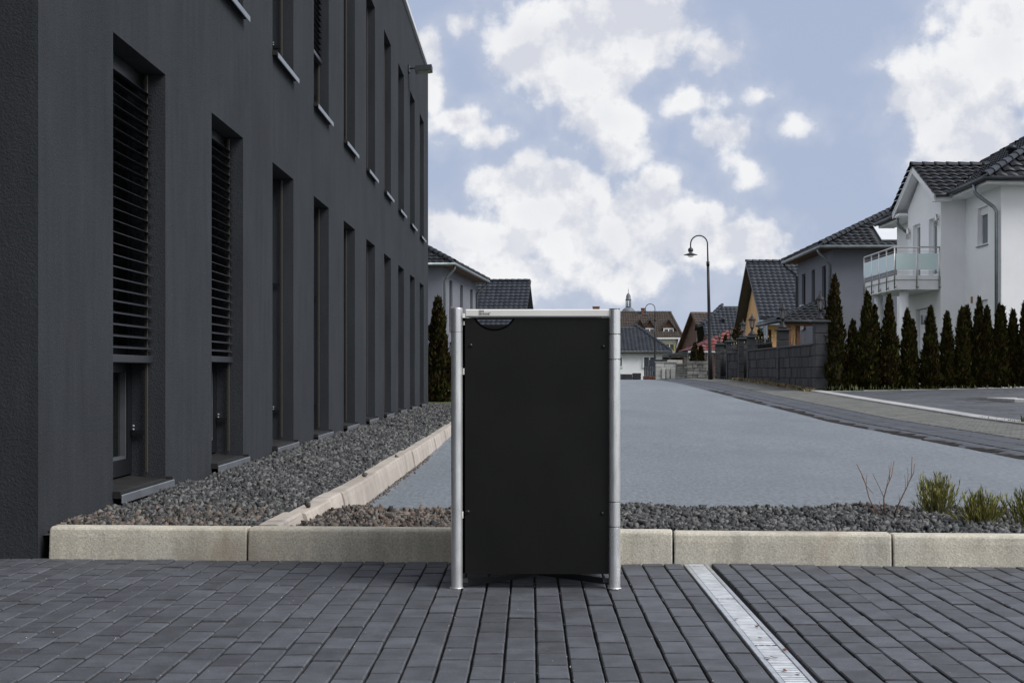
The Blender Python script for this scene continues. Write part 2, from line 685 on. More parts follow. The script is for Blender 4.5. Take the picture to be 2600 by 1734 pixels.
M_road = mat('asphalt', (.150, .169, .188), .60, var=.09, scale=.9, grain=.75, gscale=34, bump=.35, bscale=40, rvar=.06, bdist=.006, stretch=(1, .22, 1), speck=[(26, .62, .74, (.05, .055, .062), (1, .22, 1), .7), (40, .66, .78, (.30, .32, .34), (1, .22, 1), .5), (.55, .50, .68, (.105, .12, .135), (1, .35, 1), .45)])
M_soil = mat('soil', (.055, .048, .042), .95, var=.3, scale=20, bump=.6, bscale=60)
M_grass = mat('lawn', (.05, .07, .022), .95, var=.35, scale=3, bump=.7, bscale=40, bdist=.03)
M_steel = mat('galvanised_steel', (.90, .91, .91), .32, .78, var=.16, scale=16, rvar=.16, bump=.12, bscale=70, bdist=.001, stretch=(1, 1, .3))
M_satin = mat('satin_rail', (.80, .795, .75), .45, .15, var=.04, scale=6)
M_panel = mat('black_panel', (.0068, .0070, .0062), .45, var=.25, scale=2.5, rvar=.12, spec=.24, speck=[(60, .70, .8, (.03, .03, .029), (1, 1, .2), .35)])
M_rim = mat('grip_rim', (.002, .002, .002), .9, spec=.05)
M_black = mat('black_plastic', (.008, .008, .008), .35)
M_print = mat('print_ink', (.012, .012, .012), .8)
M_tile = mat('glazed_tile', (.013, .0155, .020), .42, var=.15, scale=3, island=.25, rvar=.08, spec=.25)
M_tileg = mat('grey_tile', (.033, .038, .049), .5, var=.12, scale=3, island=.2, rvar=.08, spec=.2)
M_tileb = mat('brown_tile', (.050, .037, .030), .8, var=.2, scale=1.5, island=.2)
M_tiler = mat('red_tile', (.21, .052, .048), .55, var=.2, scale=2, island=.2)
M_white = mat('white_render', (.86, .865, .87), .9, var=.03, scale=1.0, grain=.04, gscale=60, bump=.15, bscale=70, streak=.03)
M_trim = mat('white_trim', (.82, .825, .83), .6, var=.03)
M_greyw = mat('violet_grey_render', (.165, .17, .20), .9, var=.06, scale=.8, grain=.05, gscale=40, streak=.05)
M_peach = mat('peach_render', (.66, .40, .19), .9, var=.05, scale=1, streak=.05)
M_blueg = mat('pale_blue_render', (.40, .46, .53), .9, var=.05)
M_creamw = mat('cream_render', (.62, .60, .56), .9, var=.05, streak=.06)
M_brownw = mat('brown_cladding', (.105, .055, .038), .8, var=.2, scale=2)
M_wood = mat('brown_wood', (.14, .06, .03), .7, var=.2, scale=4)
M_zinc = mat('zinc_gutter', (.24, .27, .28), .42, .6, var=.15, scale=4)
M_gutd = mat('dark_gutter', (.042, .046, .05), .5, .2, var=.15, scale=4)
M_inox = mat('stainless', (.62, .60, .58), .28, 1.0, var=.05)
G_frost = glass_mat('frosted_glass', (.80, .96, .94), .12, .15)
M_block = mat('split_block', (.029, .028, .031), .9, var=.25, scale=3, grain=.2, gscale=60, bump=.6, bscale=35, island=.38, bdist=.02)
M_block2 = mat('pillar_block', (.040, .041, .045), .9, var=.2, scale=3, grain=.2, gscale=60, bump=.6, bscale=35, island=.12, bdist=.02)
M_cap = mat('cap_stone', (.034, .036, .038), .8, var=.2, scale=5)
M_lamp = mat('lamp_post_paint', (.020, .019, .022), .5, .0, var=.1, spec=.3)
M_lampd = mat('lamp_shade_paint', (.04, .045, .05), .45, .0, var=.1, spec=.3)
G_bowl = glass_mat('lamp_glass', (.75, .75, .75), .8)
M_lightb = mat('pale_block', (.46, .455, .43), .9, var=.12, scale=3, island=.14, streak=.1)
M_stone = mat('weathered_stone', (.21, .205, .19), .92, var=.35, scale=3, island=.35, streak=.4, bump=.5, bscale=25, bdist=.03)
M_fence = mat('anthracite_fence', (.035, .042, .055), .6, .1, var=.1)
M_brick = mat('red_brick', (.15, .065, .045), .9, var=.25, scale=6, island=.25)
M_thuja = mat('thuja_leaf', (.026, .028, .006), .8, var=.3, scale=3, island=.6, col2=(.022, .014, .004), spec=.08)
M_bark = mat('bark', (.07, .045, .03), .9, var=.3, scale=20)
M_lav = mat('lavender_leaf', (.29, .275, .07), .7, var=.25, scale=18, island=.5, col2=(.12, .13, .05), spec=.3)
M_twig = mat('dry_twig', (.19, .105, .065), .8, var=.25, scale=60)
M_dry = mat('dry_grass', (.21, .165, .09), .9, var=.3, scale=8, island=.3)
M_weed = mat('weed_leaf', (.06, .075, .022), .8, var=.3, scale=10, island=.4)
M_leaf = mat('dry_leaf', (.14, .05, .03), .8, var=.3, scale=90)
M_edge = mat('pale_edging', (.34, .34, .335), .88, var=.15, scale=4, grain=.2, gscale=60, island=.1)
M_walk = mat('walk_paver', (.115, .115, .107), .88, var=.15, scale=2.5, island=.14, grain=.12, gscale=80)
M_sett = mat('gutter_sett', (.050, .054, .064), .6, var=.2, scale=3, island=.22)
M_drive = mat('drive_slab', (.060, .063, .072), .7, var=.16, scale=1.3, island=.16, rvar=.1)
M_dome = mat('slate_dome', (.12, .135, .155), .6, var=.1, scale=.8)
M_solar = mat('solar_panel', (.60, .62, .65), .2, .0, var=.04, scale=1, coat=1.0)  # pale base colour stands for sky mirrored in the panels
M_puddle = mat('puddle_water', (.022, .018, .014), .5, var=.5, scale=6, spec=0.02)
M_galv = mat('zinc_grating', (.56, .575, .59), .42, .75, var=.16, scale=18, island=.1, rvar=.1)


def gravel_mat(name, ca, cb, cc, brown=None):
    m = bpy.data.materials.new(name)
    MATS[name] = m
    m.use_nodes = True
    N = NT(m.node_tree)
    bs = m.node_tree.nodes['Principled BSDF']
    geo = N.n('ShaderNodeNewGeometry')
    r = geo.outputs['Random Per Island']
    cr = N.n('ShaderNodeValToRGB')
    N.l(r, cr.inputs[0])
    e = cr.color_ramp.elements
    e[0].color = (*ca, 1)
    e[1].color = (*cc, 1)
    e[0].position, e[1].position = 0.0, 1.0
    q = cr.color_ramp.elements.new(.55)
    q.color = (*cb, 1)
    c = cr.outputs[0]
    if brown:
        r2 = N.m('FRACT', N.m('MULTIPLY', r, 17.3))
        c = N.mix(N.ramp(r2, .45, .65), c, N.mix(r, brown[0], brown[1]))
    n = N.noise(geo.outputs['Position'], 95.0, 4.0, .65)
    k = N.m('ADD', .55, N.m('MULTIPLY', n, .9))
    s = N.v('SCALE', c)
    N.l(k, s.node.inputs['Scale'])
    N.l(s, bs.inputs['Base Color'])
    bs.inputs['Roughness'].default_value = .85
    b = N.n('ShaderNodeBump')
    b.inputs['Strength'].default_value = .6
    b.inputs['Distance'].default_value = .006
    N.l(N.noise(geo.outputs['Position'], 160.0, 3.0, .6), b.inputs['Height'])
    N.l(b.outputs[0], bs.inputs['Normal'])
    return m


M_grav = gravel_mat('grey_gravel', (.026, .027, .029), (.066, .067, .070), (.18, .18, .173))
M_gravb = gravel_mat('brown_gravel', (.022, .021, .021), (.068, .064, .061), (.21, .195, .175),
                     ((.085, .062, .050), (.20, .155, .125)))

# ------------------------------------------------------------------ ground, road, pavements
YS = sorted({-30.0, 0.0, 8.0, 15.0} | set(np.arange(17, 75, 2.0).tolist()) | {75, 80, 85, 92, 100, 115, 150, 300, 900, 3000})


def ground_z(x, y):
    return g(y) - 0.07 + (side(x, y) - 0.05 - g(y))


sheet('ground', [-900, -60, -20, -2, 6, 7.6, 10, 14, 20, 60, 900], YS, ground_z, M_grass,
      'green lawn and open ground around the houses and road', 'ground')
sheet('road', [-1.12, .5, 2.0, 3.5, 4.99], [y for y in YS if 15 <= y <= 115 and y >= 8] and ([8.72, 10, 12] + [y for y in YS if 15 <= y <= 115]),
      lambda x, y: g(y), M_road, 'smooth blue grey asphalt road rising gently between the houses', 'road')

# courtyard paving --------------------------------------------------------
yard = sheet('courtyard_paving', [-7, -2.34, 6], [1.5, 7.15], lambda x, y: -0.022, M_sand,
             'dark grey concrete block paving in front of the kerb', 'paving')
OFF[yard.name] = V(0, 0, 0)


def kerb_y(x):
    return 7.133 - (x + 2.31) * 0.0675


DR0, DR1 = 0.708, 0.824
PW, PL = 0.0997, 0.2005
cells = []
for k in range(-42, 45):
    x0 = 0.0205 + k * PW
    if x0 + PW > DR0 + .004 and x0 < DR1 + .002:
        if x0 < DR0 and DR0 - x0 > .05:
            cells_x = (x0, DR0 - .002)
        elif x0 + PW > DR1 + .05:
            cells_x = (DR1 + .014, x0 + PW)
        else:
            continue
    else:
        cells_x = (x0, x0 + PW)
    yj = (PL / 2 if k % 2 else 0.0) + 0.125 + random.uniform(-.022, .022)
    y = yj + 2.8
    xm = (cells_x[0] + cells_x[1]) / 2
    end = kerb_y(xm) + 0.03
    while y < end:
        y1 = min(y + PL, end)
        if y1 - y > .04:
            cells.append((cells_x[0], cells_x[1], y, y1))
        y += PL
paver_var = []


M_joint_shade = mat('joint_shade', (.040, .041, .046), .95, var=.4, scale=40)  # shade of the gaps painted dark on paver chamfers and sides


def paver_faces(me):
    me.materials.append(M_joint_shade)
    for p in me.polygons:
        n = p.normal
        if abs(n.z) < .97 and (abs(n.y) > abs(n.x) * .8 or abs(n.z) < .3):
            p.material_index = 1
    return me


def paver_mesh(w, l, sd):
    rr = random.Random(sd)
    mb = MB()
    gx, gy, c = .0031, .0022, .0040
    mb.box(-w / 2 + gx + rr.uniform(0, .001), w / 2 - gx - rr.uniform(0, .001), -l / 2 + gy, l / 2 - gy, -.05, 0, c)
    mb.v = [(x + rr.uniform(-.0007, .0007), y + rr.uniform(-.0007, .0007), z + (rr.uniform(-.0007, .0007) if z > -.01 else 0)) for x, y, z in mb.v]
    return mb


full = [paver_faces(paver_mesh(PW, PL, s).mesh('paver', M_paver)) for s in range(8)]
cells.sort(key=lambda c: (c[2] + c[3]) / 2 + .0 * abs(c[0]))
near = [c for c in cells if c[3] > 4.2 and abs((c[0] + c[1]) / 2) < .355 * c[3]]
nearset = set(near[:300])
rest = MB()
for c in cells:
    w, l = c[1] - c[0], c[3] - c[2]
    p = V((c[0] + c[1]) / 2, (c[2] + c[3]) / 2, random.gauss(0, .0011))
    # slight settlement of the paving beside the drain
    dx = p.x - DR1
    if 0 < dx < .5:
        p.z += .006 * math.sin(p.y * 2.1 + 1) * math.exp(-dx * 4) + .004
    rot = (random.gauss(0, .006), random.gauss(0, .008), random.gauss(0, .004))
    if c in nearset:
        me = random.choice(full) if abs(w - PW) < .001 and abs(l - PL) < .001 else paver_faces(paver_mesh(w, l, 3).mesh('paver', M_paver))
        piece('paver', me, yard, p, rot)
    else:
        mb = paver_mesh(w, l, random.randrange(99))
        R = Euler(rot).to_matrix()
        rest.add([R @ Vector(q) + p for q in mb.v], mb.f)
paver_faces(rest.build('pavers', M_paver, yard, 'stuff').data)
# pale grit lying in the joints and on the blocks
gm = MB()
for i in range(420):
    x = random.choice([0.0205 + random.randint(-22, 22) * PW + random.gauss(0, .002), random.uniform(-2.2, 2.2)])
    y = random.uniform(4.1, 6.9)
    if DR0 - .01 < x < DR1 + .02 or y > kerb_y(x) - .02:
        continue
    r = random.uniform(.0008, .0024)
    gm.add([(x - r, y, .0045), (x, y - r * 1.3, .0045), (x + r, y, .0045), (x, y + r, .0045), (x, y, .0045 + r)],
           [(0, 1, 4), (1, 2, 4), (2, 3, 4), (3, 0, 4)])
tag(gm.build('grit', mat('pale_grit', (.42, .38, .33), .9, var=.3, scale=50, island=.4), None, 'stuff'),
    'pale grit specks scattered over the dark paving', 'grit')

# drain channel -----------------------------------------------------------
drain = thing('drain_channel', (.766, 5.4, -.02), 'galvanised slotted drain channel running through the dark paving', 'drain')
DY0, DY1 = 3.85, kerb_y(.77) - .004
ch = MB()
ch.box(DR0 + .002, DR0 + .021, DY0, DY1, -.02, .004, .002)
ch.box(DR1 - .021, DR1 - .002, DY0, DY1, -.02, .004, .002)
ch.build('channel_frame', M_galv, drain)
MB().box(DR0 + .021, DR1 - .021, DY0, DY1, -.021, -.016).build('channel_floor', mat('drain_dark', (.02, .02, .02), .9), drain)
bar = MB().box(-.0365, .0365, -.0082, .0082, -.012, .003, .002).mesh('grating_bar', M_galv)
y = DY0 + .02
joints = [4.86, 5.86, 6.86]
while y < DY1 - .01:
    if not any(abs(y - j) < .010 for j in joints):
        piece('grating_bar', bar, drain, (.766, y, random.gauss(0, .0004)))
    y += .0262
ribm = MB()
for xx in (.745, .766, .787):
    ribm.box(xx - .003, xx + .003, DY0, DY1, -.014, -.001)
ribm.build('grating_ribs', M_galv, drain)
for i, (px, py) in enumerate([(1922, 1588), (1931, 1618), (1947, 1668), (1965, 1667), (2025, 1707), (1869, 1570), (1993, 1700), (1992, 1648)]):
    Y = F * (CAMH - .008) / (py - HY)
    X = (px - CX) * Y / F
    mb = MB()
    a = random.uniform(0, 6)
    L, W = random.uniform(.009, .014), random.uniform(.004, .006)
    pts = [(-L, 0, .002), (-L * .3, -W, .000), (L * .5, -W * .8, .001), (L, 0, .004), (L * .4, W, .005), (-L * .4, W, .003)]
    mb.slab([(X + p[0] * math.cos(a) - p[1] * math.sin(a), Y + p[0] * math.sin(a) + p[1] * math.cos(a), .005 + p[2]) for p in pts], (0, 0, .0008))
    tag(mb.build('dry_leaf', M_leaf), 'small dry brown leaf lying on the metal drain grating', 'leaf', 'dry leaves on the drain')

# front kerb ---------------------------------------------------------------
kerb = thing('kerb', (0, 7.05, 0), 'long sand coloured concrete kerb along the dark paving behind the box', 'kerb', kind='structure')


def kerb_profile(h, d, r, bat):
    """cross-section (depth, height), depth 0 = front face foot"""
    p = [(0.0, -.06), (0.0, 0.0), (bat * .7, h * .7), (bat, h - r)]
    for k in range(1, 5):
        a = math.pi / 2 * k / 4
        p.append((bat + r - r * math.cos(a), h - r + r * math.sin(a)))
    p += [(d - .008, h), (d, h - .008), (d, -.06)]
    return p


def kerb_stone(p0, p1, prof, normal, m, parent, jit=0.0):
    """profile swept p0 -> p1 with chamfered ends; normal = direction of depth"""
    p0, p1 = Vector(p0), Vector(p1)
    t = (p1 - p0).normalized()
    c = .006
    rows = [(p0, c), (p0 + t * c, 0), (p0 + (p1 - p0) * .33, 0), (p0 + (p1 - p0) * .66, 0), (p1 - t * c, 0), (p1, c)]
    cx = sum(p[0] for p in prof) / len(prof)
    cz = .08
    vs, fs = [], []
    for (p, cc) in rows:
        for (d, z) in prof:
            k = 1 - cc / .1
            jx = random.uniform(-jit, jit)
            vs.append(p + normal * (cx + (d - cx) * k + jx) + V(0, 0, cz + (z - cz) * k + jx))
    n = len(prof)
    for i in range(len(rows) - 1):
        for k in range(n):
            fs.append((i * n + k, i * n + (k + 1) % n, (i + 1) * n + (k + 1) % n, (i + 1) * n + k))
    fs += [tuple(range(n))[::-1], tuple((len(rows) - 1) * n + k for k in range(n))]
    mb = MB().add(vs, fs, False)
    return mb.build('kerb_stone', m, parent)


bx = [-2.296, -1.335, -.333, .6655, 1.665, 2.66, 3.66]
for i in range(len(bx) - 1):
    a, b = bx[i] + .005, bx[i + 1] - .005
    h = [.152, .153, .151, .146, .142, .139][i]
    kerb_stone((a, kerb_y(a), 0), (b, kerb_y(b), 0), kerb_profile(h, .115, .022, .010), V(.067, .998, 0), M_kerb, kerb, .0004)

# kerb between the gravel bed and the road ---------------------------------
KX = [(7.0, -1.205), (8.6, -1.165), (10.0, -1.128), (13, -1.105), (20, -1.085), (36, -1.07)]
kerb2 = thing('kerb', (-1.12, 12, 0), 'pale sandstone kerb between grey gravel strip and asphalt road', 'kerb', kind='structure')
y = 7.25
lens = [.62, .84, .50, .86] + [1.0] * 40
for L in lens:
    y1 = min(y + L, 35.2)
    if y1 - y < .2:
        break
    a, b = y + .004, y1 - .004
    h = .150 + random.uniform(-.004, .006)
    tilt = random.uniform(-.012, .012)
    kerb_stone((interp(KX, a) + .028 + tilt, a, 0), (interp(KX, b) + .028 + tilt, b, 0),
               kerb_profile(h, .135, .018, .028), V(-1, 0, 0), M_kerb2, kerb2, .001)
    y = y1

# gravel -------------------------------------------------------------------
sheet('gravel_bed', [-2.36, -1.24], [7.2, 20, 35.2], lambda x, y: .105, M_soil,
      'earth under the grey gravel strip beside the dark building', 'ground')
sheet('gravel_bed', [-1.2, 0, 2, 6], [7.12, 8.3, 8.74], lambda x, y: .062 if y < 8.4 else -.03, M_soil,
      'earth under the gravel bed behind the long kerb', 'ground')


def bed_top(x, y):
    z = .118 + .016 * math.sin(x * 3.1 + y * 1.7) + .012 * math.sin(x * 7.3 - y * 4.1)
    return z


def stones(name, pts, r0, r1, m, label):
    n = len(pts)
    ico = np.array([(x, y, z) for z in (-1, 1) for y in (-1, 1) for x in (-1, 1)]) * .62
    tri = np.array([(0, 2, 3), (0, 3, 1), (4, 5, 7), (4, 7, 6), (0, 1, 5), (0, 5, 4), (2, 6, 7), (2, 7, 3), (0, 4, 6), (0, 6, 2), (1, 3, 7), (1, 7, 5)])
    q = RNG.normal(size=(n, 4))
    q /= np.linalg.norm(q, axis=1)[:, None]
    w, x, y, z = q.T
    R = np.stack([1 - 2 * (y * y + z * z), 2 * (x * y - z * w), 2 * (x * z + y * w), 2 * (x * y + z * w), 1 - 2 * (x * x + z * z),
                  2 * (y * z - x * w), 2 * (x * z - y * w), 2 * (y * z + x * w), 1 - 2 * (x * x + y * y)], 1).reshape(n, 3, 3)
    base = ico[None] + RNG.uniform(-.42, .42, (n, 8, 3))
    # angular: flatten one side of every stone
    sc = np.stack([RNG.uniform(.85, 1.45, n), RNG.uniform(.65, 1.0, n), RNG.uniform(.38, .75, n)], 1)
    size = (r0 + (r1 - r0) * RNG.random(n) ** 1.8) * 1.1
    v = base * sc[:, None, :] * size[:, None, None]
    v = np.einsum('nij,nkj->nki', R, v)
    v += np.array(pts)[:, None, :]
    me = bpy.data.meshes.new(name)
    V3 = v.reshape(-1, 3).astype(np.float32)
    idx = (tri[None] + (np.arange(n) * 8)[:, None, None]).reshape(-1).astype(np.int32)
    nt = n * 12
    me.vertices.add(len(V3))
    me.vertices.foreach_set('co', V3.ravel())
    me.loops.add(nt * 3)
    me.loops.foreach_set('vertex_index', idx)
    me.polygons.add(nt)
    me.polygons.foreach_set('loop_start', np.arange(0, nt * 3, 3, dtype=np.int32))
    me.polygons.foreach_set('loop_total', np.full(nt, 3, dtype=np.int32))
    me.update(calc_edges=True)
    me.materials.append(m)
    o = bpy.data.objects.new(name, me)
    COL.objects.link(o)
    return tag(o, label, 'gravel', kind='stuff')


def scatter(x0, x1, y0, y1, step, zf, zj=.008):
    out = []
    y = y0
    while y < y1:
        x = x0
        while x < x1:
            px, py = x + random.uniform(-.5, .5) * step, y + random.uniform(-.5, .5) * step
            z = zf(px, py)
            if z is not None:
                out.append((px, py, z + random.uniform(-zj, zj)))
            x += step
        y += step
    return out


def left_bed(x, y):
    if x < -2.33 or x > interp(KX, y) - .125:
        return None
    ramp = min(1, max(.2, (y - kerb_y(x) - .10) / .35))
    if y < kerb_y(x) + .128:
        return None
    return .085 + .045 * ramp + .010 * math.sin(x * 9 + y * 3) + .008 * math.sin(y * 7)


def front_bed(x, y):
    if y < kerb_y(x) + .128 or x < interp(KX, y) + .018:
        return None
    e = 8.66 + .05 * math.sin(x * 2.7) + .03 * math.sin(x * 8.1)
    if y > e:
        return None
    back = min(1, (e - y) / .16)
    k = interp(KX, y) + .02
    edge = min(1, max(0, (x - k) / .22)) if x < k + .22 else 1
    up = min(1, (y - kerb_y(x) - .1) / .25)
    mound = .010 * math.exp(-((x - 1.1) / 1.3) ** 2) + .010 * math.sin(x * 4.3)
    return (.078 + .028 * up + mound * up) * (.35 + .65 * back) * (.8 + .2 * edge) + .008 * math.sin(x * 11 + y * 6)


pa = scatter(-2.33, -1.1, 7.2, 12.0, .0165, left_bed, .010)
pb = scatter(-2.33, -1.1, 12.0, 20.0, .023, left_bed, .012)
pc = scatter(-2.33, -1.1, 20.0, 35.0, .036, left_bed, .014)


def is_brown(p):
    return p[1] < 8.1 + random.gauss(0, .25) and random.random() < .8


br = [p for p in pa if is_brown(p) and p[0] + random.gauss(0, .1) < -1.4]
brs = set(br)
stones('gravel', [p for p in pa if p not in brs], .008, .022, M_grav, 'grey crushed stone beside the wall of the dark building')
stones('gravel', br, .008, .023, M_gravb, 'brownish crushed stone at the corner of the dark building')
stones('gravel', pb + pc, .012, .030, M_grav, 'far grey crushed stone along the dark building')
fa = scatter(-1.2, 3.4, 7.1, 8.75, .0168, front_bed, .013)
fb = [p for p in fa if p[0] + random.gauss(0, .12) < .05]
fbs = set(fb)
stones('gravel', fb, .007, .023, M_gravb, 'reddish brown crushed stone behind the kerb left of the box')
stones('gravel', [p for p in fa if p not in fbs], .007, .023, M_grav, 'dark grey crushed stone behind the kerb right of the box')
stones('gravel', scatter(3.4, 6.0, 6.9, 8.75, .04, front_bed, .011), .02, .034, M_grav, 'dark grey crushed stone beyond the lavender plants')
# crumbs of soil along the foot of the sandstone kerb
cr = [(interp(KX, y) + .035 + abs(random.gauss(0, .018)), y, .004) for y in np.random.default_rng(3).uniform(8.8, 16, 420)]
stones('gravel', cr, .004, .012, M_gravb, 'reddish crumbs along the foot of the sandstone kerb')
# a few loose stones on the kerb
for i, (x, y, r) in enumerate([(-1.205, 8.15, .022), (-1.17, 10.6, .02), (-1.15, 12.9, .02)]):
    o = stones('loose_stone', [(x, y, .158 + r * .3)], r, r, M_gravb, ['small brown stone on the sandstone kerb end near the long kerb', 'dark flat stone lying on the middle of the sandstone kerb', 'small stone lying far along the sandstone kerb'][i])
    o['kind'] = ''
    del o['kind']
    o['category'] = 'stone'

# ------------------------------------------------------------------ dark building
BX, BY0, BY1, BH = -2.343, 7.134, 34.5, 7.77
bld = thing('office_building', (BX, 20, 0), 'large charcoal rendered office building with two rows of tall narrow windows', 'building')
W0, WW, WP = 8.415, 1.21, 2.608
ops = []
for i in range(10):
    u = W0 + WP * i - BY0
    ops.append((u, u + WW, .205, 2.80))
    ops.append((u, u + WW, 3.80, 6.40))
wall = MB()
facade(wall, (BX, BY0), (0, 1), (1, 0), BY1 - BY0, -.06, BH, ops, .235)
wall.quad((BX, BY0, -.06), (BX, BY0, BH), (BX - 14, BY0, BH), (BX - 14, BY0, -.06))
wall.quad((BX, BY1, -.06), (BX - 14, BY1, -.06), (BX - 14, BY1, BH), (BX, BY1, BH))
wall.quad((BX - 14, BY0, -.06), (BX - 14, BY0, BH), (BX - 14, BY1, BH), (BX - 14, BY1, -.06))
wall.build('wall', M_render, bld)
added_wing = MB()  # added unseen wing, blocks sky to darken the front face and box posts
WGX, WGY0 = -3.35, -9.0
wops = [(2.2 + 3.4 * k, 3.41 + 3.4 * k, z0, z1) for k in range(4) for (z0, z1) in ((.205, 2.8), (3.8, 6.4))]
facade(added_wing, (WGX, WGY0), (0, 1), (1, 0), BY0 - WGY0, -.06, BH, wops, .235)
added_wing.quad((WGX, WGY0, -.06), (WGX, WGY0, BH), (BX - 14, WGY0, BH), (BX - 14, WGY0, -.06))
added_wing.build('added_wing_wall', M_render, bld)
MB().box(BX - 14, WGX - .01, WGY0 + .01, BY0 - .01, BH - .06, BH - .02).build('added_wing_roof', M_cap, bld)
MB().box(WGX - .26, WGX + .05, WGY0 - .05, BY0 - .06, BH + .002, BH + .085, .006).build('added_wing_coping', M_coping, bld)
MB().box(WGX - 3, WGX - .5, WGY0 + .3, BY0 - .2, .05, BH - .2).build('added_wing_rooms', M_inside, bld)
for (a_, b_, z0, z1) in wops:  # windows dressing the added wing
    window(bld, (WGX, WGY0), (0, 1), (1, 0), (a_, b_, z0 + .03, z1), .235, M_frame, G_dark, bw=.105, sill=.05, smat=M_sillm)
MB().box(BX - 14, BX - .01, BY0 + .01, BY1 - .01, BH - .06, BH - .02).build('roof', M_cap, bld)
cp = MB()
cp.box(BX - .26, BX + .05, BY0 - .05, BY1 + .05, BH + .002, BH + .085, .006)
cp.box(BX - 14, BX - .262, BY0 - .05, BY0 + .26, BH + .002, BH + .085, .006)
cp.build('coping', M_coping, bld)
FO, FU, FN = (BX, 0), (0, 1), (1, 0)
fr = frame_of(FO, FU, FN)
slat_me = None
for i in range(10):
    for row in (0, 1):
        a = W0 + WP * i
        b = a + WW
        c, d = ((.205, 2.80), (3.80, 6.40))[row]
        w = window(bld, FO, FU, FN, (a, b, c + .03, d), .235, M_frame, G_dark, bw=.105, transom=(.96 if row == 0 else 4.56))
        if row == 0:
            for q in ((b - .122, b - .104, c + .135, .885), (a + .105, b - .123, c + .135, c + .152)):
                MB().box(q[0], q[1], -.272, -.225, q[2], q[3], 0, fr).build('lit_glazing_bead', M_lit_bead, w)
        # guide rails of the outside blinds
        for uu in (a + .03, b - .03):
            MB().box(uu - .008, uu + .008, -.125, -.105, c + .04, d - .01, .003, fr).build('guide_rail', M_rail, w)
        for zz in (c + .30, c + 1.55 if i else c + 2.1):
            MB().box(b - .045, b - .018, -.215, -.125, zz - .012, zz + .012, 0, fr).build('rail_bracket', M_frame, w)
        kn = MB()
        kn.lathe([(.0, -.006), (.007, -.004), (.009, 0), (.007, .005), (.002, .007)], 8, (BX - .19, b - .06, c + .34))
        kn.lathe([(.0, -.006), (.006, -.004), (.008, 0), (.006, .005), (.002, .007)], 8, (BX - .19, b - .062, c + .318))
        kn.build('fixing_screw', M_screw, w)
        # metal sill: sloping sheet with a turned down nose and end caps
        s = MB()
        z0 = c + .022
        s.add([(BX - .235, a + .002, z0), (BX + .055, a + .002, z0 - .03), (BX + .055, b - .002, z0 - .03), (BX - .235, b - .002, z0),
               (BX - .235, a + .002, z0 - .004), (BX + .055, a + .002, z0 - .036), (BX + .055, b - .002, z0 - .036), (BX - .235, b - .002, z0 - .004)],
              [(0, 1, 2, 3), (7, 6, 5, 4), (0, 4, 5, 1), (2, 6, 7, 3), (1, 5, 6, 2), (3, 7, 4, 0)])
        for e in (a - .012, b + .002):
            s.box(BX + .002, BX + .047, e, e + .010, z0 - .05, z0 - .008, .002)
        so = s.build('sill', M_sillp, w)
        w2 = MB().box(.047, .058, a - .012, b + .012, z0 - .078, z0 - .027, .004, (V(BX, 0, 0), V(1, 0, 0), V(0, 1, 0), V(0, 0, 1)))
        w2.build('sill_nose', M_sillm, w)
        # rooms: dark lining so that no daylight shows through the panes
        if (row == 0 and i < 3):
            cm = MB()
            vs, fs = [], []
            nn = 46
            for k in range(nn + 1):
                yy = a + .08 + (b - a - .16) * k / nn
                xx = BX - .42 + .022 * math.sin(k * 1.35) + .01 * math.sin(k * .53)
                vs += [(xx, yy, c + .06), (xx, yy, d - .1)]
            for k in range(nn):
                fs.append((2 * k, 2 * k + 2, 2 * k + 3, 2 * k + 1))
            cm.add(vs, fs, True)
            cm.build('curtain', M_curtain, w)
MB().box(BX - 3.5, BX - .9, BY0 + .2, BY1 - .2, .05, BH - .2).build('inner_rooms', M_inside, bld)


def blind(i, row, zbot):
    a = W0 + WP * i + .012
    b = W0 + WP * i + WW - .012
    top = (2.80, 6.40)[row]
    lab = thing
    o = MB()
    o.box(BX - .14, BX - .075, a, b, zbot - .055, zbot - .008, .004)
    bl = o.build('window_blind', M_slat, bld)
    MB().box(BX - .2, BX - .145, a, b, top - .10, top - .004, .004).build('head_box', M_black, bl)
    L = b - a
    tl = math.radians(15)
    mb = MB()
    prof = []
    for k in range(7):
        s = -0.036 + .072 * k / 6
        h = .005 * (1 - (s / .036) ** 2)
        prof.append((s * math.cos(tl) + h * math.sin(tl), -s * math.sin(tl) + h * math.cos(tl)))
    th = .0012
    vs = [(p[0], q, p[1]) for q in (0, L) for p in prof] + [(p[0], q, p[1] - th) for q in (0, L) for p in prof]
    n = len(prof)
    fs = []
    for k in range(n - 1):
        fs.append((k, k + 1, n + k + 1, n + k))
        fs.append((2 * n + k, 3 * n + k, 3 * n + k + 1, 2 * n + k + 1))
    fs += [(0, n, 3 * n, 2 * n), (n - 1, 3 * n - 1, 4 * n - 1, 2 * n - 1)]
    mb.add(vs, fs, True)
    me = mb.mesh('slat', M_slat)
    z = zbot + .04
    while z < top - .10:
        piece('slat', me, bl, (BX - .108, a, z), (random.gauss(0, .0008), random.gauss(0, .012), 0))
        z += .0675
    for yy in (a + .10, b - .10):
        MB().box(BX - .111, BX - .107, yy - .002, yy + .002, zbot, top - .05).build('blind_cord', M_black, bl)


blind(0, 0, 1.0)
blind(1, 0, 1.02)
blind(3, 1, 4.52)
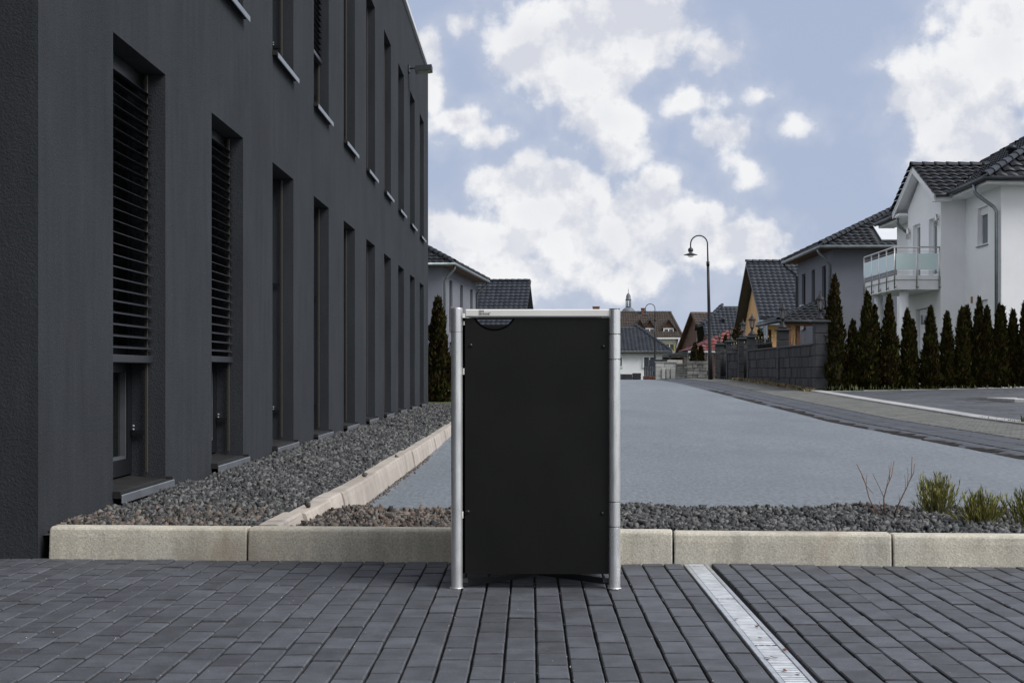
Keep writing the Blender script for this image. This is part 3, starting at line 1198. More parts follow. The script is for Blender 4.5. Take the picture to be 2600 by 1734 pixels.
# floodlight under the roof edge
fl = thing('floodlight', (BX, 28.9, 6.72), 'small dark floodlight on a bracket near the roof edge of the building', 'floodlight')
MB().box(BX, BX + .03, 28.78, 28.98, 6.66, 6.80, .005).tube([(BX + .02, 28.88, 6.74), (BX + .2, 28.88, 6.76)], .018, 8).build('bracket', M_lampd, fl)
MB().slab([(BX + .14, 28.70, 6.66), (BX + .46, 28.70, 6.69), (BX + .46, 29.05, 6.69), (BX + .14, 29.05, 6.66)], (.0, 0, .10)).build('lamp_housing', M_lampd, fl)
MB().slab([(BX + .16, 28.72, 6.652), (BX + .44, 28.72, 6.678), (BX + .44, 29.03, 6.678), (BX + .16, 29.03, 6.652)], (0, 0, .006)).build('lens', G_bowl, fl)

# ------------------------------------------------------------------ bin shelter
BF = 6.158
XL, XR, TOPZ = -.2998, .3484, 1.149
BB = BF + .655
R = .0237
box = thing('bin_shelter', ((XL + XR) / 2, (BF + BB) / 2, 0), 'black panelled bin box with galvanised round corner posts on the paving', 'bin box')


def post(x, y, top, rings=(), seam=None, name='post'):
    mb = MB()
    cuts = sorted(rings)
    z = .004
    for c in list(cuts) + [None]:
        z1 = (c - .0015) if c else top
        mb.tube([(x, y, z + .001), (x, y, z1 - .001)], R, 40, False)
        mb.tube([(x, y, z), (x, y, z + .001)], [R - .001, R], 40, False)
        mb.tube([(x, y, z1 - .001), (x, y, z1)], [R, R - .001], 40)
        z = (c + .0015) if c else top
    o = mb.build(name, M_steel, box)
    if cuts:
        for c in cuts:
            MB().tube([(x, y, c - .004), (x, y, c + .004)], R - .001, 24).build('hinge_ring', M_black, o)
    if seam:
        MB().tube([(x, y, seam - .0006), (x, y, seam + .0006)], R + .0004, 36).build('seam', M_gutd, o)
    MB().tube([(x, y, 0.0005), (x, y, .004)], R + .0045, 36).build('foot', M_steel, o)
    MB().tube([(x, y, top), (x, y, top + .0035)], R - .001, 36).build('post_cap', M_black if rings else M_steel, o)
    return o


post(XL, BF, TOPZ, seam=z_at(843, BF))
post(XR, BF - .01, TOPZ - .004, rings=[z_at(q, BF) for q in (849, 912.7, 1273, 1336)])
post(XL, BB, TOPZ)
post(XR, BB, TOPZ - .004)
# top rails
DXL, DXR = (1181 - CX) * BF / F, (1547 - CX) * BF / F
rz0, rz1 = TOPZ - .034, TOPZ - .003
rail = MB().box(DXL, XR - R + .004, BF - .021, BF + .006, rz0, rz1, .004).build('top_rail', M_satin, box)
MB().box(DXL, XR - R + .002, BB - .012, BB + .012, rz0 + .012, rz1, .004).build('top_rail', M_black, box)
MB().box(XL - .012, XL + .012, BF + R, BB - R, rz0, rz1, .004).build('top_rail', M_satin, box)
MB().box(XR - .012, XR + .012, BF + R, BB - R, rz0, rz1, .004).build('top_rail', M_satin, box)
# printed mark: three small squares and the word HIDE
pr = MB()


def stroke(px0, py0, px1, py1):
    Yp = BF - .0214
    a, b = pix(1130 + px0 / 11.755, 770 + py0 / 11.755, Yp), pix(1130 + px1 / 11.755, 770 + py1 / 11.755, Yp)
    pr.box(min(a.x, b.x), max(a.x, b.x), Yp - .0004, Yp + .0002, min(a.z, b.z), max(a.z, b.z))


def outline(x, y, w, h, t=13):
    stroke(x, y, x + w, y + t)
    stroke(x, y + h - t, x + w, y + h)
    stroke(x, y + t, x + t, y + h - t)
    stroke(x + w - t, y + t, x + w, y + h - t)


outline(1008, 204, 64, 62)
outline(1090, 204, 64, 62)
outline(1008, 288, 64, 62)
stroke(1034, 312, 1048, 326)
tt = 13
stroke(1090, 288, 1090 + tt, 350)
stroke(1136, 288, 1136 + tt, 350)
stroke(1101, 313, 1136, 324)
stroke(1164, 288, 1164 + tt, 350)
stroke(1194, 288, 1194 + tt, 350)
stroke(1205, 288, 1240, 299)
stroke(1205, 339, 1240, 350)
stroke(1240, 297, 1251, 341)
stroke(1270, 288, 1270 + tt, 350)
stroke(1281, 288, 1330, 299)
stroke(1281, 314, 1324, 324)
stroke(1281, 339, 1330, 350)
stroke(1340, 277, 1352, 281)
stroke(1344, 281, 1348, 291)
stroke(1355, 277, 1358, 291)
stroke(1365, 277, 1368, 291)
stroke(1358, 281, 1365, 284)
pr.build('lettering', M_print, rail)
# door with the half-round grip
dz0, dz1 = .060, 1.1105
gx0, gx1, gd = (1208 - CX) * BF / F, (1303 - CX) * BF / F, .045
gr = (gx1 - gx0) ** 2 / (8 * gd) + gd / 2
gc = V((gx0 + gx1) / 2, 0, dz1 - gd + gr)
outl = [(DXL, dz0), (DXR, dz0), (DXR, dz1), (gx1, dz1)]
a0 = math.asin((gx1 - gx0) / 2 / gr)
for k in range(1, 24):
    an = a0 - 2 * a0 * k / 24
    outl.append((gc.x + gr * math.sin(an), gc.z - gr * math.cos(an)))
outl += [(gx0, dz1), (DXL, dz1)]


def grip_panel(y0, y1, pts):
    """plate between y0 and y1 with bevelled rim"""
    mb = MB()
    n = len(pts)
    cx = sum(p[0] for p in pts) / n
    cz = sum(p[1] for p in pts) / n
    vs = [(p[0], y0, p[1]) for p in pts] + [(p[0], y1, p[1]) for p in pts]
    fs = [tuple(range(n)), tuple(range(n, 2 * n))[::-1]]
    fs += [(i, n + i, n + (i + 1) % n, (i + 1) % n) for i in range(n)]
    return mb.add(vs, fs)


door = grip_panel(BF - .008, BF + .004, outl).build('door', M_panel, box)
rim = MB()
for k in range(24):
    a1, a2 = a0 - 2 * a0 * k / 24, a0 - 2 * a0 * (k + 1) / 24
    for (ra, rb_, ya, yb) in ((gr, gr + .0075, BF - .0088, BF + .008),):
        rim.add([(gc.x + r * math.sin(q), yy, gc.z - r * math.cos(q)) for q in (a1, a2) for r in (ra, rb_) for yy in (ya, yb)],
                [(0, 1, 5, 4), (2, 6, 7, 3), (0, 4, 6, 2), (1, 3, 7, 5)])
rim.build('grip_edge', M_rim, door)
for (px, py) in ((1195, 877), (1532, 880), (1188, 1299), (1529, 1303)):
    p = pix(px, py, BF - .008)
    b = MB().lathe([(.0078, 0), (.0078, .002), (.0066, .0042), (.004, .0058), (.0012, .0064)], 16)
    b.v = [(x + p.x, BF - .0081 - z, y + p.z) for x, y, z in b.v]
    b.build('bolt', M_black, door)
# back, side panels
MB().box(XL + .03, XR - .03, BB - .005, BB + .005, .06, 1.104).build('back_panel', M_panel, box)
MB().box(XL - .005, XL + .005, BF + .035, BB - .035, .06, 1.10).build('side_panel', M_panel, box)
MB().box(XR - .005, XR + .005, BF + .035, BB - .035, .06, 1.10).build('side_panel', M_panel, box)
for (xa, xb) in ((XL + .012, DXL + .006), (DXR - .006, XR - .012)):  # black strips added behind the door gaps to stand for interior shade
    MB().box(xa, xb, BF + .014, BF + .019, .06, 1.112).build('gap_shade_strip', M_rim, box)
# clips, hinge leaves, latch plates
for (x0, x1, y0, y1) in ((1181, 1213, 803.5, 806.2), (1517, 1545, 807.3, 810), (1176, 1179.5, 935, 951), (1173, 1176.5, 1298, 1315),
                         (1546.5, 1548.8, 868, 893), (1546, 1549, 822, 827), (1541.5, 1544.2, 1284, 1316), (1538.5, 1541.5, 1414, 1436),
                         (1177, 1180, 816, 826)):
    a, b = pix(x0, y1, BF), pix(x1, y0, BF)
    MB().box(a.x, b.x, BF - .006, BF + .012, a.z, b.z, .0006).build('bracket', M_satin, box)
# cross brace under the box
for (p, q, zz) in (((XL, BF), (XR, BB), .010), ((XR, BF), (XL, BB), .018)):
    p, q = V(p[0], p[1], 0), V(q[0], q[1], 0)
    t = (q - p).normalized()
    sdv = V(-t.y, t.x, 0)
    MB().box(R - .004, (q - p).length - R + .004, -.003, .003, zz - .006, zz + .020, .001, (p, t, sdv, V(0, 0, 1))).build('cross_brace', M_gutd, box)
for (x, s) in ((XL, 1), (XR, -1)):
    MB().box(x + s * R * .6, x + s * (R + .022), BF + .004, BF + .02, .022, .040, .001).build('foot_bracket', M_gutd, box)

# ------------------------------------------------------------------ gutter, sidewalk, driveway on the right
EX = V(1, 0, 0)


def strip_pieces(struct, name, joined, cells, m, top, th=.06, c=.005, gap=.004, limit=300):
    """cells (x0,x1,y0,y1): the nearest ones as parts, the rest joined; sloping with the ground"""
    cells = sorted(cells, key=lambda q: q[2] * q[2] + q[0] * q[0])
    rest = MB()
    cache = {}
    for i, (x0, x1, y0, y1) in enumerate(cells):
        w, l = round(x1 - x0 - 2 * gap, 4), round(y1 - y0 - 2 * gap, 4)
        xm, ym = (x0 + x1) / 2, (y0 + y1) / 2
        p = V(xm, ym, top(xm, ym) + random.gauss(0, .0015))
        rot = (math.atan((top(xm, ym + .1) - top(xm, ym - .1)) / .2), -math.atan((top(xm + .1, ym) - top(xm - .1, ym)) / .2), 0)
        if i < limit:
            me = cache.get((w, l))
            if me is None:
                me = MB().box(-w / 2, w / 2, -l / 2, l / 2, -th, 0, c).mesh(name, m)
                cache[(w, l)] = me
            piece(name, me, struct, p, rot)
        else:
            R3 = Euler(rot).to_matrix()
            mb = MB().box(-w / 2, w / 2, -l / 2, l / 2, -th, 0, c if i < 1500 else 0)
            rest.add([R3 @ Vector(q) + p for q in mb.v], mb.f)
    if rest.v:
        rest.build(joined, m, struct, 'stuff')


GX0, GX1, SX0, SX1, EX0, EX1 = 4.985, 6.08, 6.08, 7.48, 7.48, 7.84
gut_z = lambda x, y: g(y) + (-.010 if x < 5.5 else -.002 + (x - 5.5) * .07)
gut = sheet('gutter', [GX0, 5.5, GX1], [13] + [y for y in YS if 15 <= y <= 80], lambda x, y: gut_z(x, y) - .014, M_sand,
            'narrow gutter of dark setts between road and pale sidewalk', 'gutter')
OFF[gut.name] = V(0, 0, 0)
cl = []
y = 14.0
while y < 64:
    cl.append((5.50, 5.79, y, y + .105))
    cl.append((5.79, GX1, y, y + .105))
    y += .105
y = 14.0
while y < 64:
    cl.append((GX0, 5.24, y, y + .21))
    cl.append((5.24, 5.50, y + .1, y + .31))
    y += .21
strip_pieces(gut, 'gutter_sett', 'gutter_setts', cl, M_sett, gut_z, .05, .006, .004)
# rain water standing in the gutter
pw = [(15.4, 16.3), (16.5, 17.6), (17.8, 19.4), (19.5, 22.3), (22.5, 26.9), (27.2, 31.9), (32.4, 37.4), (38.2, 43.0)]
for i, (a, b) in enumerate(pw):
    n = 14
    vs, fs = [], []
    for k in range(n + 1):
        t = k / n
        yy = a + (b - a) * t
        wd = math.sin(math.pi * min(1, max(0, t))) ** .5 * random.uniform(.7, 1)
        lo = 5.02 + .05 * (1 - wd) + .05 * (i % 2)
        vs += [(lo, yy, gut_z(5.2, yy) + .0055), (lo + .03 + (.22 + .12 * math.sin(k * 1.7 + i)) * wd, yy, gut_z(5.2, yy) + .0055)]
    for k in range(n):
        fs.append((2 * k, 2 * k + 1, 2 * k + 3, 2 * k + 2))
    tag(MB().add(vs, fs).build('puddle', M_puddle), 'dark rain puddle lying in the gutter beside the road', 'puddle', 'puddles in the gutter')

walk_z = lambda x, y: g(y) + .045
walk = sheet('sidewalk', [SX0, SX1], [13] + [y for y in YS if 15 <= y <= 80], lambda x, y: walk_z(x, y) - .012, M_sand,
             'sidewalk of small pale grey paving blocks beside the road', 'sidewalk')
OFF[walk.name] = V(0, 0, 0)
cl = []
y, k = 16.5, 0
while y < 52:
    x = SX0 - (.11 if k % 2 else 0)
    while x < SX1 - .02:
        cl.append((max(x, SX0 + .002), min(x + .22, SX1 - .002), y, y + .11))
        x += .22
    y += .11
    k += 1
cl = [c for c in cl if c[1] - c[0] > .05]
strip_pieces(walk, 'sidewalk_paver', 'sidewalk_pavers', cl, M_walk, walk_z, .05, .005, .0035)
sheet('sidewalk', [SX0, SX1], [52, 56, 62, 70, 80], lambda x, y: walk_z(x, y) + .001, M_walk,
      'far end of the pale sidewalk by the garden pillars', 'sidewalk')

edge = thing('edging', (7.65, 28, 0), 'pale concrete edging between the sidewalk and dark driveway', 'kerb', kind='structure')
y = 15.0
edge_me = MB().box(-.165, .165, -.496, .496, -.09, 0, .008).mesh('edging_stone', M_edge)
while y < 39.2:
    sl = math.atan(g(y + 1) - g(y))
    piece('edging_stone', edge_me, edge, (7.65, y + .5, g(y + .5) + .075), (sl, 0, 0))
    y += 1.0
x = 7.78
while x < 20:
    piece('edging_stone', edge_me, edge, (x + .5, 39.42, side(x + .5, 39.4) + .01), (0, -math.atan(.02), math.pi / 2), scale=(.35, 1, 1))
    x += 1.0
drv_z = lambda x, y: side(x, y) + .004
drv = sheet('driveway', [7.72, 9, 11, 14, 24], [15] + [y for y in YS if 16 <= y <= 38] + [39.4], lambda x, y: drv_z(x, y) - .012, M_sand,
            'wide dark slab driveway in front of the thuja hedge', 'driveway')
OFF[drv.name] = V(0, 0, 0)
cl = []
y, k = 16.0, 0
while y < 39.2:
    x = 7.76 - (.4 if k % 2 else 0)
    while x < 15.4:
        if x + .8 > 7.8 and x < .34 * y + 1:
            if not (9.6 < x + .4 < 12.4 and 30.8 < y + .2 < 33.4):
                cl.append((max(x, 7.76), x + .8, y, min(y + .4, 39.32)))
        x += .8
    y += .4
    k += 1
strip_pieces(drv, 'driveway_slab', 'driveway_slabs', cl, M_drive, drv_z, .05, .006, .004)
pad = tag(MB().box(10.1, 12.2, 31.2, 33.1, side(11, 32) - .06, side(11, 32) + .03, .01).build('concrete_pad', M_edge),
          'pale concrete pad let into the dark driveway', 'concrete pad')
MB().box(10.55, 11.8, 31.8, 32.4, side(11, 32) + .025, side(11, 32) + .04, .004).build('drain_grate', M_gutd, pad)


def blades(name, pts, hmin, hmax, w, m, label, cat='weeds', lean=.35, kind='stuff'):
    mb = MB()
    for (x, y, z) in pts:
        h = random.uniform(hmin, hmax)
        a = random.uniform(0, 6.28)
        d = V(math.cos(a), math.sin(a), 0)
        t = V(-d.y, d.x, 0)
        b = V(x, y, z)
        m1 = b + d * (lean * h * .3) + V(0, 0, h * .55)
        tp = b + d * (lean * h) + V(0, 0, h)
        mb.add([b - t * w, b + t * w, m1 + t * w * .8, tp, m1 - t * w * .8], [(0, 1, 2, 4), (4, 2, 3)])
    o = mb.build(name, m, None, kind)
    return tag(o, label, cat)


rr = random.Random(5)
blades('weeds', [(rr.uniform(7.76, 16), 39.62 + rr.gauss(0, .12), side(10, 39.6) + rr.uniform(-.02, .06)) for _ in range(260)], .04, .13, .014, M_weed,
       'green weeds growing at the foot of the thuja hedge')
blades('weeds', [(7.55 + abs(rr.gauss(0, .04)), rr.uniform(19, 31) ** 1.0, g(22) + .05 + rr.uniform(0, .03)) for _ in range(700)], .01, .035, .012, M_weed,
       'mossy weeds along the pale edging of the driveway')
blades('weeds', [(7.86 + rr.gauss(0, .10), 23.0 + rr.gauss(0, .14), side(7.8, 23) + .02) for _ in range(220)], .04, .16, .014, M_weed,
       'small leafy weed clump at the driveway edging')
blades('dry_grass', [(7.50 + rr.gauss(0, .06), rr.uniform(40.2, 55), 0) for _ in range(1)], .02, .03, .01, M_dry, 'brown dry grass strip along the foot of the dark block wall', 'grass')
dg = [o for o in bpy.data.objects if o.name.startswith('dry_grass')][0]
bpy.data.objects.remove(dg)
pts = []
for _ in range(3800):
    yy = rr.uniform(39.9, 55)
    pts.append((7.52 + rr.gauss(0, .07), yy, g(yy) + .04))
blades('dry_grass', pts, .03, .12, .015, M_dry, 'brown dry grass strip along the foot of the dark block wall', 'grass', .8)


# ------------------------------------------------------------------ thuja trees
def thuja(x, y, z, h, r, label, leads=None, n=2600, seed=1, group='thuja hedge', taper=.75, leafm=None):
    rg = random.Random(seed)
    t = thing('thuja_tree', (x, y, z - .03), label, 'thuja', group)
    leads = leads or [(0, 0, 1.0, 1.0)]
    tr = MB()
    for (dx, dy, hf, rf) in leads:
        tr.tube([(x + dx * .3, y + dy * .3, z - .05), (x + dx * .7, y + dy * .7, z + h * hf * .5), (x + dx, y + dy, z + h * hf * .9)], [.035, .025, .008], 6)
    tr.build('trunk', M_bark, t)
    mb = MB()
    core = MB()
    for li, (dx, dy, hf, rf) in enumerate(leads):
        ph = [rg.uniform(0, 6.28) for _ in range(8)]
        H, R0 = h * hf, r * rf

        def rad(s, a):
            base = R0 * min(1.0, (1 - s) ** taper * 1.05 + .02) * (0.78 + .22 * min(1, s / .12))
            lump = 1 + .13 * math.sin(3 * a + ph[0] + s * 9) + .10 * math.sin(5 * a + ph[1] - s * 17) + .10 * math.sin(s * 31 + ph[2] + a) \
                + .07 * math.sin(9 * a + s * 41 + ph[3])
            return base * lump
        vs, fs = [], []
        nr, na = 14, 10
        for i in range(nr):
            s = i / (nr - 1) * .96
            for k in range(na):
                a = 6.283 * k / na
                q = rad(s, a) * .62
                vs.append((x + dx * (.35 + .65 * s) + q * math.cos(a), y + dy * (.35 + .65 * s) + q * math.sin(a), z + .06 + s * H))
        for i in range(nr - 1):
            for k in range(na):
                fs.append((i * na + k, i * na + (k + 1) % na, (i + 1) * na + (k + 1) % na, (i + 1) * na + k))
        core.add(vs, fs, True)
        for _ in range(int(n * hf * rf)):
            while True:
                s = rg.random()
                if rg.random() < (1 - s) ** .6 + .08:
                    break
            a = rg.uniform(0, 6.283)
            R1 = rad(s, a)
            q = R1 * (1 - abs(rg.gauss(0, .17))) + rg.gauss(0, .012)
            p = V(x + dx * (.35 + .65 * s) + q * math.cos(a), y + dy * (.35 + .65 * s) + q * math.sin(a), z + .02 + s * H)
            out = V(math.cos(a), math.sin(a), 0)
            up = (out * rg.uniform(.1, .8) + V(rg.gauss(0, .25), rg.gauss(0, .25), 1)).normalized()
            sd = up.cross(V(math.cos(a + rg.gauss(0, .9)), math.sin(a + rg.gauss(0, .9)), .1)).normalized()
            L = rg.uniform(.045, .11)
            W = L * rg.uniform(.28, .5)
            mb.add([p - up * L * .35, p + sd * W, p + up * L, p - sd * W], [(0, 1, 2, 3)])
        tip = V(x + dx, y + dy, z + H * .97)
        for _ in range(26):
            p = tip + V(rg.gauss(0, .018), rg.gauss(0, .018), rg.uniform(-.14, .05))
            up = V(rg.gauss(0, .2), rg.gauss(0, .2), 1).normalized()
            sd = up.cross(V(rg.gauss(0, 1), rg.gauss(0, 1), 0)).normalized()
            mb.add([p, p + sd * .012 + up * .03, p + up * .08, p - sd * .012 + up * .03], [(0, 1, 2, 3)])
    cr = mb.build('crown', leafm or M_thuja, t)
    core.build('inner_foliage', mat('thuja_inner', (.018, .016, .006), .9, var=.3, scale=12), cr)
    return t


sc = F / 40.3
HB = lambda px: side((px - CX) / sc, 40.3) - .01
hedge = [
    (2121, 702, 31, None, 'tallest thuja of the hedge, standing right against the dark stone pillar'),
    (2166, 815, 17, None, 'short thin thuja, second in the hedge counting from the stone pillar'),
    (2207, 742, 29, [(-.05, 0, 1, 1), (.17, .05, .86, .75)], 'two-tipped thuja, third in the hedge from the stone pillar'),
    (2257, 750, 26, None, 'tall pointed thuja, fourth from the stone pillar, in front of the balcony column'),
    (2308, 787, 23, [(-.04, 0, 1, .9), (.12, .04, .86, .8)], 'thuja with a lower side tip in front of the entrance door, fifth from the pillar'),
    (2361, 782, 23, None, 'slim conical thuja, sixth from the pillar, right of the white entrance door'),
    (2405, 795, 21, None, 'stout conical thuja, seventh from the stone pillar'),
    (2441, 784, 19, None, 'rounded thuja leaning on its twin, eighth from the stone pillar'),
    (2457, 780, 18, None, 'curled-tip thuja, ninth from the stone pillar, against its rounded twin'),
    (2487, 758, 21, None, 'taller thuja before the small ground floor window, tenth from the pillar'),
    (2506, 781, 19, None, 'lower thuja before the downpipe of the white house, eleventh from the pillar'),
    (2537, 775, 20, [(-.03, 0, 1, .9), (.10, .05, .98, .8)], 'broad thuja with two blunt tips, twelfth from the pillar'),
    (2574, 790, 19, None, 'blunt low thuja between two taller ones, thirteenth from the pillar'),
    (2599, 768, 20, None, 'thuja at the far end of the hedge, fourteenth from the pillar'),
]
for i, (px, py, hw, leads, lab) in enumerate(hedge):
    Y = 40.3 + random.uniform(-.12, .12)
    zb = HB(px)
    thuja((px - CX) / sc, Y, zb, z_at(py, Y) - zb, hw / sc * 1.16, lab, leads, 3200, 20 + i, taper=.74 if hw > 19 else .62)
thuja((1112 - CX) * 36 / F, 36, .03, z_at(757, 36) - .03, .36, 'slim thuja at the far corner of the charcoal building', None, 3600, 77, 'single thujas', .62)

# ------------------------------------------------------------------ garden wall and pillars
WX, WD = 7.7, .3
gw = thing('garden_wall', (WX + .15, 48, .4), 'dark split block garden wall with stone coping along the sidewalk', 'garden wall')


def block_run(root, y0, y1, ztop, courses, m, x0=WX, d=WD, L=.5, zb=None, hgt=.3):
    me = {}
    for c in range(courses):
        z1 = ztop - c * hgt
        z0 = z1 - hgt
        y = y0
        k = 0
        while y < y1 - .02:
            l = L * (.5 if (c % 2 and k == 0) else 1)
            l = min(l, y1 - y)
            key = round(l, 3)
            if key not in me:
                me[key] = MB().box(0, d, .004, l - .004, .004, hgt - .004, .012).mesh('wall_block', m)
            piece('wall_block', me[key], root, (x0 + random.uniform(-.012, .012), y, z0))
            y += l
            k += 1


block_run(gw, 40.62, 53.0, 1.62, 5, M_block)
MB().box(WX + .06, WX + .24, 40.63, 52.98, .2, 1.6).build('wall_core', M_inside, gw)
MB().box(WX - .03, WX + WD + .03, 40.62, 53.0, 1.622, 1.675, .01).build('coping', M_cap, gw)
gw2 = thing('garden_wall', (WX + .15, 56.5, .4), 'short dark block wall piece between two gate pillars', 'garden wall')
block_run(gw2, 55.2, 58.6, 1.60, 4, M_block)
MB().box(WX + .06, WX + .24, 55.22, 58.58, .3, 1.58).build('wall_core', M_inside, gw2)
MB().box(WX - .03, WX + WD + .03, 55.2, 58.6, 1.602, 1.65, .01).build('coping', M_cap, gw2)


def pillar(y, top, base, label, w=.34, x=WX - .03):
    t = thing('garden_pillar', (x + w / 2, y + w / 2, base), label, 'pillar', 'garden pillars')
    z = base - .05
    me = MB().box(0, w, 0, w, .004, .296, .014).mesh('pillar_block', M_block2)
    n = int(math.ceil((top - .07 - z) / .3))
    z = top - .07 - n * .3
    for k in range(n):
        piece('pillar_block', me, t, (x + random.uniform(-.004, .004), y, z + k * .3))
    cap = MB()
    cap.box(x - .06, x + w + .06, y - .06, y + w + .06, top - .07, top - .02, .008)
    cap.add([(x - .04, y - .04, top - .02), (x + w + .04, y - .04, top - .02), (x + w + .04, y + w + .04, top - .02), (x - .04, y + w + .04, top - .02), (x + w / 2, y + w / 2, top + .03)],
            [(0, 1, 4), (1, 2, 4), (2, 3, 4), (3, 0, 4)])
    cap.build('cap', M_cap, t)
    return x + w / 2, y + w / 2, top + .02


def lantern(c, label, s=1.0):
    t = thing('garden_lantern', c, label, 'lantern', 'lanterns on the garden pillars')
    MB().lathe([(.13 * s, -.01), (.12 * s, .02 * s), (.05 * s, .09 * s), (.03 * s, .15 * s), (.03 * s, .19 * s), (.06 * s, .21 * s), (.06 * s, .225 * s)], 12, c).build('foot', M_lamp, t)
    body = MB().lathe([(.05 * s, .225 * s), (.085 * s, .43 * s)], 6, c, False).build('lamp_glass', G_bowl, t)
    br = MB()
    for k in range(6):
        a = 6.283 * k / 6
        br.tube([(c[0] + .052 * s * math.cos(a), c[1] + .052 * s * math.sin(a), c[2] + .225 * s), (c[0] + .088 * s * math.cos(a), c[1] + .088 * s * math.sin(a), c[2] + .43 * s)], .007 * s, 5)
    br.build('lamp_cage', M_lamp, body)
    MB().lathe([(.12 * s, .43 * s), (.115 * s, .45 * s), (.06 * s, .51 * s), (.04 * s, .53 * s), (.035 * s, .55 * s), (.012 * s, .57 * s), (.012 * s, .62 * s), (.002 * s, .64 * s)], 12, c).build('lamp_roof', M_lamp, t)


PL_ = [(40.25, 2.30, .34, 'large dark stone pillar ending the garden wall beside the thuja hedge', 'black lantern on the large pillar beside the hedge', 1.2),
       (46.2, 2.24, .9, 'stone pillar with wide cap rising from the middle of the garden wall', 'black lantern on the pillar in the middle of the wall', 1.3),
       (52.6, 2.18, .4, 'stone pillar at the gate end of the long garden wall', 'black lantern on the pillar at the gate end of the wall', 1.2),
       (54.85, 2.16, .45, 'stone pillar across the gate gap from the long wall', 'black lantern across the gate gap from the long wall', 1.05),
       (58.2, 2.12, .5, 'stone pillar at the far end of the short wall piece', 'black lantern at the far end of the short wall piece', 1.0),
       (61.6, 2.08, .5, 'slim stone pillar standing next to the tall street lamp', 'black lantern on the pillar next to the tall street lamp', 1.0)]
for (y, top, base, lab, lab2, s) in PL_:
    c = pillar(y, top, base, lab, .36 if y < 41 else .34)
    lantern(c, lab2, s)

# iron gate, and the crest of spear points behind the wall
def gate(y0, y1, x, z0, z1, label, tips=False):
    t = thing('iron_gate', (x, (y0 + y1) / 2, z0), label, 'gate')
    fr_ = MB()
    fr_.box(x - .015, x + .015, y0, y1, z0 + .08, z0 + .12)
    fr_.box(x - .015, x + .015, y0, y1, z1 - .25, z1 - .21)
    fr_.build('gate_rail', M_lamp, t)
    n = max(3, int((y1 - y0) / (.32 if tips else .13)))
    bar_ = MB().tube([(0, 0, 0), (0, 0, z1 - z0 - .1)], .011, 6).mesh('gate_bar', M_lamp)
    tip = MB().lathe([(.004, 0), (.014, .025), (.001, .08)], 6).mesh('spear_tip', mat('gold_paint', (.55, .45, .22), .5, .2))
    for k in range(n):
        yy = y0 + (y1 - y0) * (k + .5) / n
        b = piece('gate_bar', bar_, t, (x, yy, z0 + .03))
        if tips:
            piece('spear_tip', tip, b, (x, yy, z1 - .09))


gate(53.0, 54.8, WX + .14, .56, 1.95, 'dark iron gate between two garden pillars')
gate(58.6, 61.5, WX + .14, .6, 1.9, 'second dark iron gate, by the slim pillar')
gate(48.5, 52.0, WX + .15, 1.55, 2.08, 'iron crest with gold spear points on the garden wall', True)
gate(55.6, 58.0, WX + .15, 1.52, 2.0, 'iron crest with gold spear points on the short wall piece', True)
for i, (px, py, Y, r, lab) in enumerate([(1929, 834, 53.5, .30, 'small thuja behind the wall beside the gold spear points'), (1952, 862, 50, .22, 'low thuja top behind the wall next to the wide capped pillar'),
                                         (1864, 838, 60.5, .32, 'small thuja behind the short wall piece'), (1876, 828, 62.5, .34, 'larger thuja behind the short wall piece'),
                                         (1842, 852, 63, .25, 'thuja behind the pillar at the short wall end'),
                                         (1764, 872, 66, .30, 'larger of two small thujas behind the weathered stone wall'), (1779, 879, 66.3, .26, 'smaller of two small thujas behind the weathered stone wall')]):
    p = pix(px, py, Y)
    thuja(p.x, Y, g(Y) + .05, p.z - g(Y) - .05, r, lab, None, 1300, 140 + i, 'single thujas', .6)
# reddish bare shrubs behind the wall
def shrub(x, y, z, h, label, m, n=40, seed=1, spread=.35):
    rg = random.Random(seed)
    t = thing('bare_shrub', (x, y, z), label, 'shrub')
    mb = MB()
    for _ in range(n):
        a = rg.uniform(0, 6.28)
        q = rg.uniform(.1, 1) * spread
        hh = h * rg.uniform(.55, 1)
        p0 = V(x + rg.gauss(0, .05), y + rg.gauss(0, .05), z)
        p2 = p0 + V(math.cos(a) * q, math.sin(a) * q, hh)
        p1 = p0.lerp(p2, .5) + V(rg.gauss(0, .04), rg.gauss(0, .04), .05)
        mb.tube([p0, p1, p2], [.008, .006, .002], 4, False)
    mb.build('twigs', m, t)


for i, (px, Y, h, lab) in enumerate([(1992, 57, 2.0, 'bare reddish shrub in front of the peach wall'), (2010, 56, 1.8, 'bare shrub between the brown canopy posts'), (2035, 52, 1.7, 'bare shrub just behind the large stone pillar')]):
    shrub((px - CX) * Y / F, Y, g(Y) + .05, h, lab, M_twig, 46, i)
shrub(*[(2180 - CX) * 42 / F, 42, .5], 2.1, 'thin bare twigs rising above the second thuja', M_twig, 12, 9, .6)

